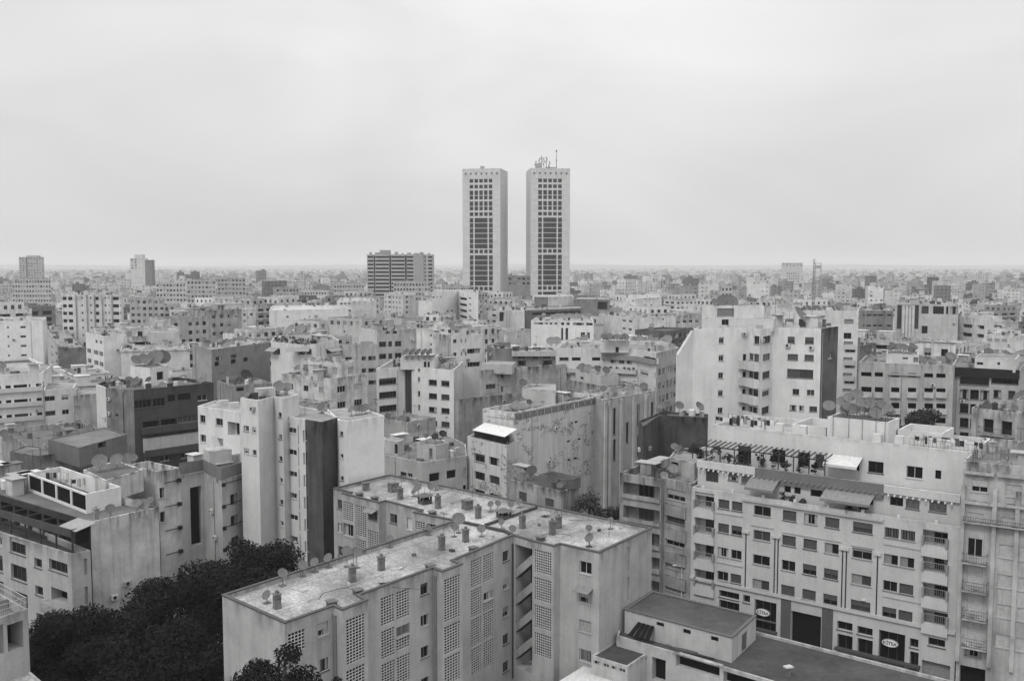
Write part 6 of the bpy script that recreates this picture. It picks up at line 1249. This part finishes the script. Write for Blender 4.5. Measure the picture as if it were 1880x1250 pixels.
for b in GB:
    rr=random.Random(int(b.cx*13+b.cy*7)); n=4 if len(b.F)==4 else 4; hh=rr.uniform(2.9,3.2); st=style(b,rr); blank=rr.random()
    px0=None
    for i,(a,d,nn,L) in enumerate(b.F):
        mx,my=b.W(i,L/2,0); 
        if nn[0]*mx+nn[1]*my>-.12*math.hypot(mx,my): continue    # faces away
        fr_=rr.random()
        if fr_<.30 and L<19:     # nearly blank gable
            if rr.random()<.6: b.rows(i,L*.35,L*.65,1,.7,b.z-1.9,.8,4,hh,'d')
            continue
        nr=5 if b.d<300 else 3; w=rr.uniform(1.2,2.4); nc=max(2,int(L/(w+rr.uniform(1.2,2.4)))); z1=b.z-rr.uniform(1.5,2.0)
        if fr_<.55:               # balcony bays
            b.rows(i,.8,L-.8,max(2,nc//2),(L-1.6)/max(2,nc//2)*.72,z1,2.0,nr,hh,'o' if b.d<300 else 'x',.9)
            b.bal=(i,nr,hh,z1)
        else: b.rows(i,.5,L-.5,nc,w,z1,rr.uniform(1.1,1.5),nr,hh,st,.2,.08)
        NW+=nc*nr
    b.build()
    if rr.random()<.42 and b.F[0][3]>9 and b.F[1][3]>9:      # set-back top floor
        L0,D0=b.F[0][3],b.F[1][3]; s0,s1,s2_,s3=[rr.choice([.25,.25,1.8,3.]) for _ in range(4)]
        k=B('top_floor',None,poly=[b.W(0,s0+.1,-s1-.1),b.W(0,L0-s2_-.1,-s1-.1),b.W(0,L0-s2_-.1,-D0+s3+.1),b.W(0,s0+.1,-D0+s3+.1)],z=b.z-b.ph+2.9+.6,z0=b.z-b.ph-.02,ph=.6,col=b.col*rr.uniform(.9,1.02),rcol=b.rcol,mat=b.mat,sub=b,near=False)
        for i,(a,d,nn,L) in enumerate(k.F):
            mx,my=k.W(i,L/2,0)
            if nn[0]*mx+nn[1]*my<-.12*math.hypot(mx,my) and L>4: k.rows(i,.4,L-.4,max(1,int(L/3.2)),1.5,k.z-1.1,1.4 if rr.random()<.6 else 1.9,1,3,st)
        k.build(); junk(k,rr,rr.randint(1,4))
    if rr.random()<.5:
        for i,(a,d,nn,L) in enumerate(b.F):
            mx,my=b.W(i,L/2,0)
            if nn[0]*mx+nn[1]*my<-.12*math.hypot(mx,my):
                b.add('cornice',i,-.08,L+.08,b.z-.32,b.z+.02,.004,rr.uniform(.1,.3),min(.68,b.col*rr.uniform(.8,1.1)))
                if rr.random()<.4: u=rr.uniform(.3,L-.4); b.add('drain_pipe',i,u,u+.1,.5,b.z-.4,.01,.12,b.col*.6,MFL)
    if hasattr(b,'bal'):
        i,nr,hh_,z1=b.bal
        for r in range(min(nr,4)): b.add('balcony_front',i,.4,b.F[i][3]-.4,z1-2.0-hh_*r-.12,z1-1.15-hh_*r,.01,.55,min(.66,b.col*1.08))
    # roof furniture
    zr=b.z-b.ph; a,d,nn,L=b.F[0]; rz=math.atan2(d[1],d[0]); Dp=b.F[1][3]
    def rp(mu=1.2): return b.W(0,rr.uniform(mu,L-mu),-rr.uniform(mu,Dp-mu))
    if rr.random()<.8:
        x,y=b.W(0,L*rr.uniform(.3,.7),-Dp*rr.uniform(.35,.65)); b.hut(x,y,rr.uniform(2.6,min(6,L*.4)),rr.uniform(2.6,4.5),rr.uniform(2.1,2.7),rz if rr.random()<.7 else rz+1.57,b.col*rr.uniform(.85,1.05))
    if rr.random()<.35:     # set-back roof rooms with a parapet
        u0=rr.uniform(.5,L*.4); x,y=b.W(0,u0+L*.15,-Dp*.8); b.hut(x,y,L*.3,Dp*.3,rr.uniform(2.4,2.9),rz,b.col)
    if rr.random()<.3: x,y=rp(); tank(b,x,y,zr,rr.uniform(.5,.8),rr.uniform(1.1,1.6),rr.choice([.06,.5,.6]))
    if rr.random()<.3: x,y=rp(); b.box('low_wall',x,y,L*.4,.2,zr,zr+rr.uniform(.8,1.5),rz,b.col)
    if rr.random()<.3: x,y=rp(); chimney(b,0,0,.7,1.5,True,.25,zr,(x,y),rz)
    if rr.random()<.22: x,y=rp(2.5); b.box('roof_canopy',x,y,rr.uniform(3,5),2.6,zr+2.1,zr+2.2,rz,rr.choice([.7,.2,.35]),MFL); b.box('canopy_wall',x,y+1.0,3,.15,zr,zr+2.08,rz,b.col)
    fit(b,rr,rr.randint(1,6) if b.d<330 else 1)
    junk(b,rr,rr.randint(3,8) if b.d<400 else rr.randint(1,4))
    nd_=rr.choice([0,1,2,3,4,6,8]) if b.d<420 else rr.choice([0,1,2,3])
    if nd_:
        bx_,by_=rp(1.5); row_=rr.random()<.6
        for k in range(nd_):
            x,y=(bx_+rr.uniform(-2.2,2.2),by_+rr.uniform(-2.,2.)) if row_ else rp(.8)
            dish(b,x,y,zr,rr.choice([.5,.6,.75,.95]),rr.choice([.9,1.2,1.6]),az=rr.uniform(-.7,.4),col=rr.choice([.22,.18,.25,.3,.12,.05]))
    for k in range(rr.choice([0,1,1,2,3]) if b.d<330 else rr.choice([0,0,1])): x,y=rp(.6); antenna(b,x,y,zr,rr.choice([2,3,4]),rr.choice([0,0,1]))
    if b.d<290 and rr.random()<.22: x,y=rp(3); laundry(b,x,y,zr,4.5,rz+rr.uniform(-.4,.4),'laundry hanging on '+b.short,8)
# ---- far city as one mass, with real colours per block
rng=np.random.default_rng(3)
V=[];Fc=[];TN=[];UV=[];MI=[]
def fbox(cx,cy,w,l,a,z0,z1,col,rc):
    ca,sa=math.cos(a),math.sin(a); c=[(cx+x*ca-y*sa,cy+x*sa+y*ca) for x,y in((-w/2,-l/2),(w/2,-l/2),(w/2,l/2),(-w/2,l/2))]; i=len(V)
    off=rng.uniform(0,300)
    for k in range(4):
        p,q=c[k],c[(k+1)%4]; L=w if k%2==0 else l; j=len(V); V.extend([(p[0],p[1],z0),(q[0],q[1],z0),(q[0],q[1],z1),(p[0],p[1],z1)]); Fc.append((j,j+1,j+2,j+3)); UV.extend([(off+0,z0-z1-.8),(off+L,z0-z1-.8),(off+L,-.8),(off+0,-.8)]); TN.extend([col]*4); MI.append(0)
        off+=L+2.3
    j=len(V); V.extend([(x,y,z1) for x,y in c]); Fc.append((j,j+1,j+2,j+3)); UV.extend([(0,0)]*4); TN.extend([rc]*4); MI.append(1)
    if rng.random()<.7 and w>7:   # roof hut and parapet upstand
        hx,hy=cx+rng.uniform(-w*.25,w*.25),cy+rng.uniform(-l*.25,l*.25)
        if z1-z0>5: fbox(hx,hy,rng.uniform(2.5,5),rng.uniform(2.5,4),a,z1-.02,z1+rng.uniform(1.6,3),col*rng.uniform(.8,1.1),rc)
def tone():
    q=rng.random(); return rng.uniform(.48,.68) if q<.5 else rng.uniform(.28,.45) if q<.8 else rng.uniform(.08,.22)
for d,W,c,w,dp,z in rest:
    a=math.atan2(W[1][1]-W[0][1],W[1][0]-W[0][0]); fbox(c[0],c[1],w-.05,dp,a,0,z,tone(),rng.uniform(.08,.32))
d=610.
gaps=[(h.cx,h.cy,16) for h in HEROES if not h.sub and h.cy>560]
while d<9000:
    row=11.5+d*.0095; n=int((d*1.12+60)/row); ang=.5+.4*math.sin(d*.004)
    for k in range(n):
        x=-d*.56-30+(k+rng.random())*row; y=d+rng.uniform(-.5,.5)*row
        if any(abs(x-gx)<gr+13 and abs(y-gy)<gr+12 for gx,gy,gr in gaps): continue
        if abs(x-HT.cx)<42 and abs(y-HT.cy)<20: continue
        if rng.random()<.1: continue
        w=rng.uniform(7,16)*(1+d*.00012); q=rng.random(); z=rng.uniform(8,18) if q<.8 else rng.uniform(18,26) if q<.97 else rng.uniform(26,36)
        if x<0 and d<2500: z+=2.5
        if d>1800: z=min(z*.85,22)
        ww=[(x-w/2,y-8),(x+w/2,y-8),(x+w/2,y+8),(x-w/2,y+8)]; z=min(z,cap_height(ww,z))
        if z<3: continue
        a=ang+(.6 if x>0 else 0)+rng.uniform(-.08,.08)+ (1.57 if rng.random()<.5 else 0)
        fbox(x,y,w,rng.uniform(8,14),a,0,z,tone(),rng.uniform(.07,.3))
        if rng.random()<.35: fbox(x+rng.uniform(-5,5),y-rng.uniform(5,8),rng.uniform(5,10),6,a,0,z*rng.uniform(.5,.85),tone(),rng.uniform(.1,.4))
    d+=row*.95
me=bpy.data.meshes.new('distant_city'); me.from_pydata(V,[],Fc); me.materials.append(MCITY); me.materials.append(MCR); me.polygons.foreach_set('material_index',MI)
uv=me.uv_layers.new(name='uv'); uv.data.foreach_set('uv',np.array(UV,dtype=np.float32).ravel())
at=me.color_attributes.new('tone','FLOAT_COLOR','CORNER'); t=np.array(TN,dtype=np.float32); at.data.foreach_set('color',np.stack([t,t,t,np.ones_like(t)],1).ravel()); me.update()
o=link('distant_city',me); o['kind']='stuff'; o['label']='countless low pale blocks reaching to the hazy horizon'
print('far boxes',len(Fc)//5)
# trees between the far blocks
rg2=np.random.default_rng(9); vs=[]
for k in range(1500):
    d=330+ (rg2.random()**1.6)*4200; x=rg2.uniform(-.55,.55)*d; 
    if k%3==0: x=rg2.choice([-.4,.02,.3,.42])*d+rg2.normal()*d*.05
    r=rg2.uniform(2.4,5)*(1+d*.00012); zt=rg2.uniform(12,19) if d>600 else 15
    if d<650 and clash([(x-4,d-4),(x+4,d-4),(x+4,d+4),(x-4,d+4)],x,d,6): continue
    ww=[(x-4,d-4),(x+4,d-4),(x+4,d+4),(x-4,d+4)]; zt=min(zt,cap_height(ww,zt))
    if zt<6: continue
    cl=[(x+rg2.normal()*r*.5,d+rg2.normal()*r*.5,zt-r*.6+rg2.normal()*r*.2,r*.6) for _ in range(4)]
    vs.append(leaves(cl,int(max(60,420-d*.1)),.55+d*.0004,rg2))
o=link('distant_trees',quads_mesh('distant_trees',np.concatenate(vs),[MLEAF]),col=.05); o['kind']='stuff'; o['label']='dark tree crowns scattered between the far blocks'
finish_dishes(); finish_antennas()
print('OBJ',len(bpy.data.objects))
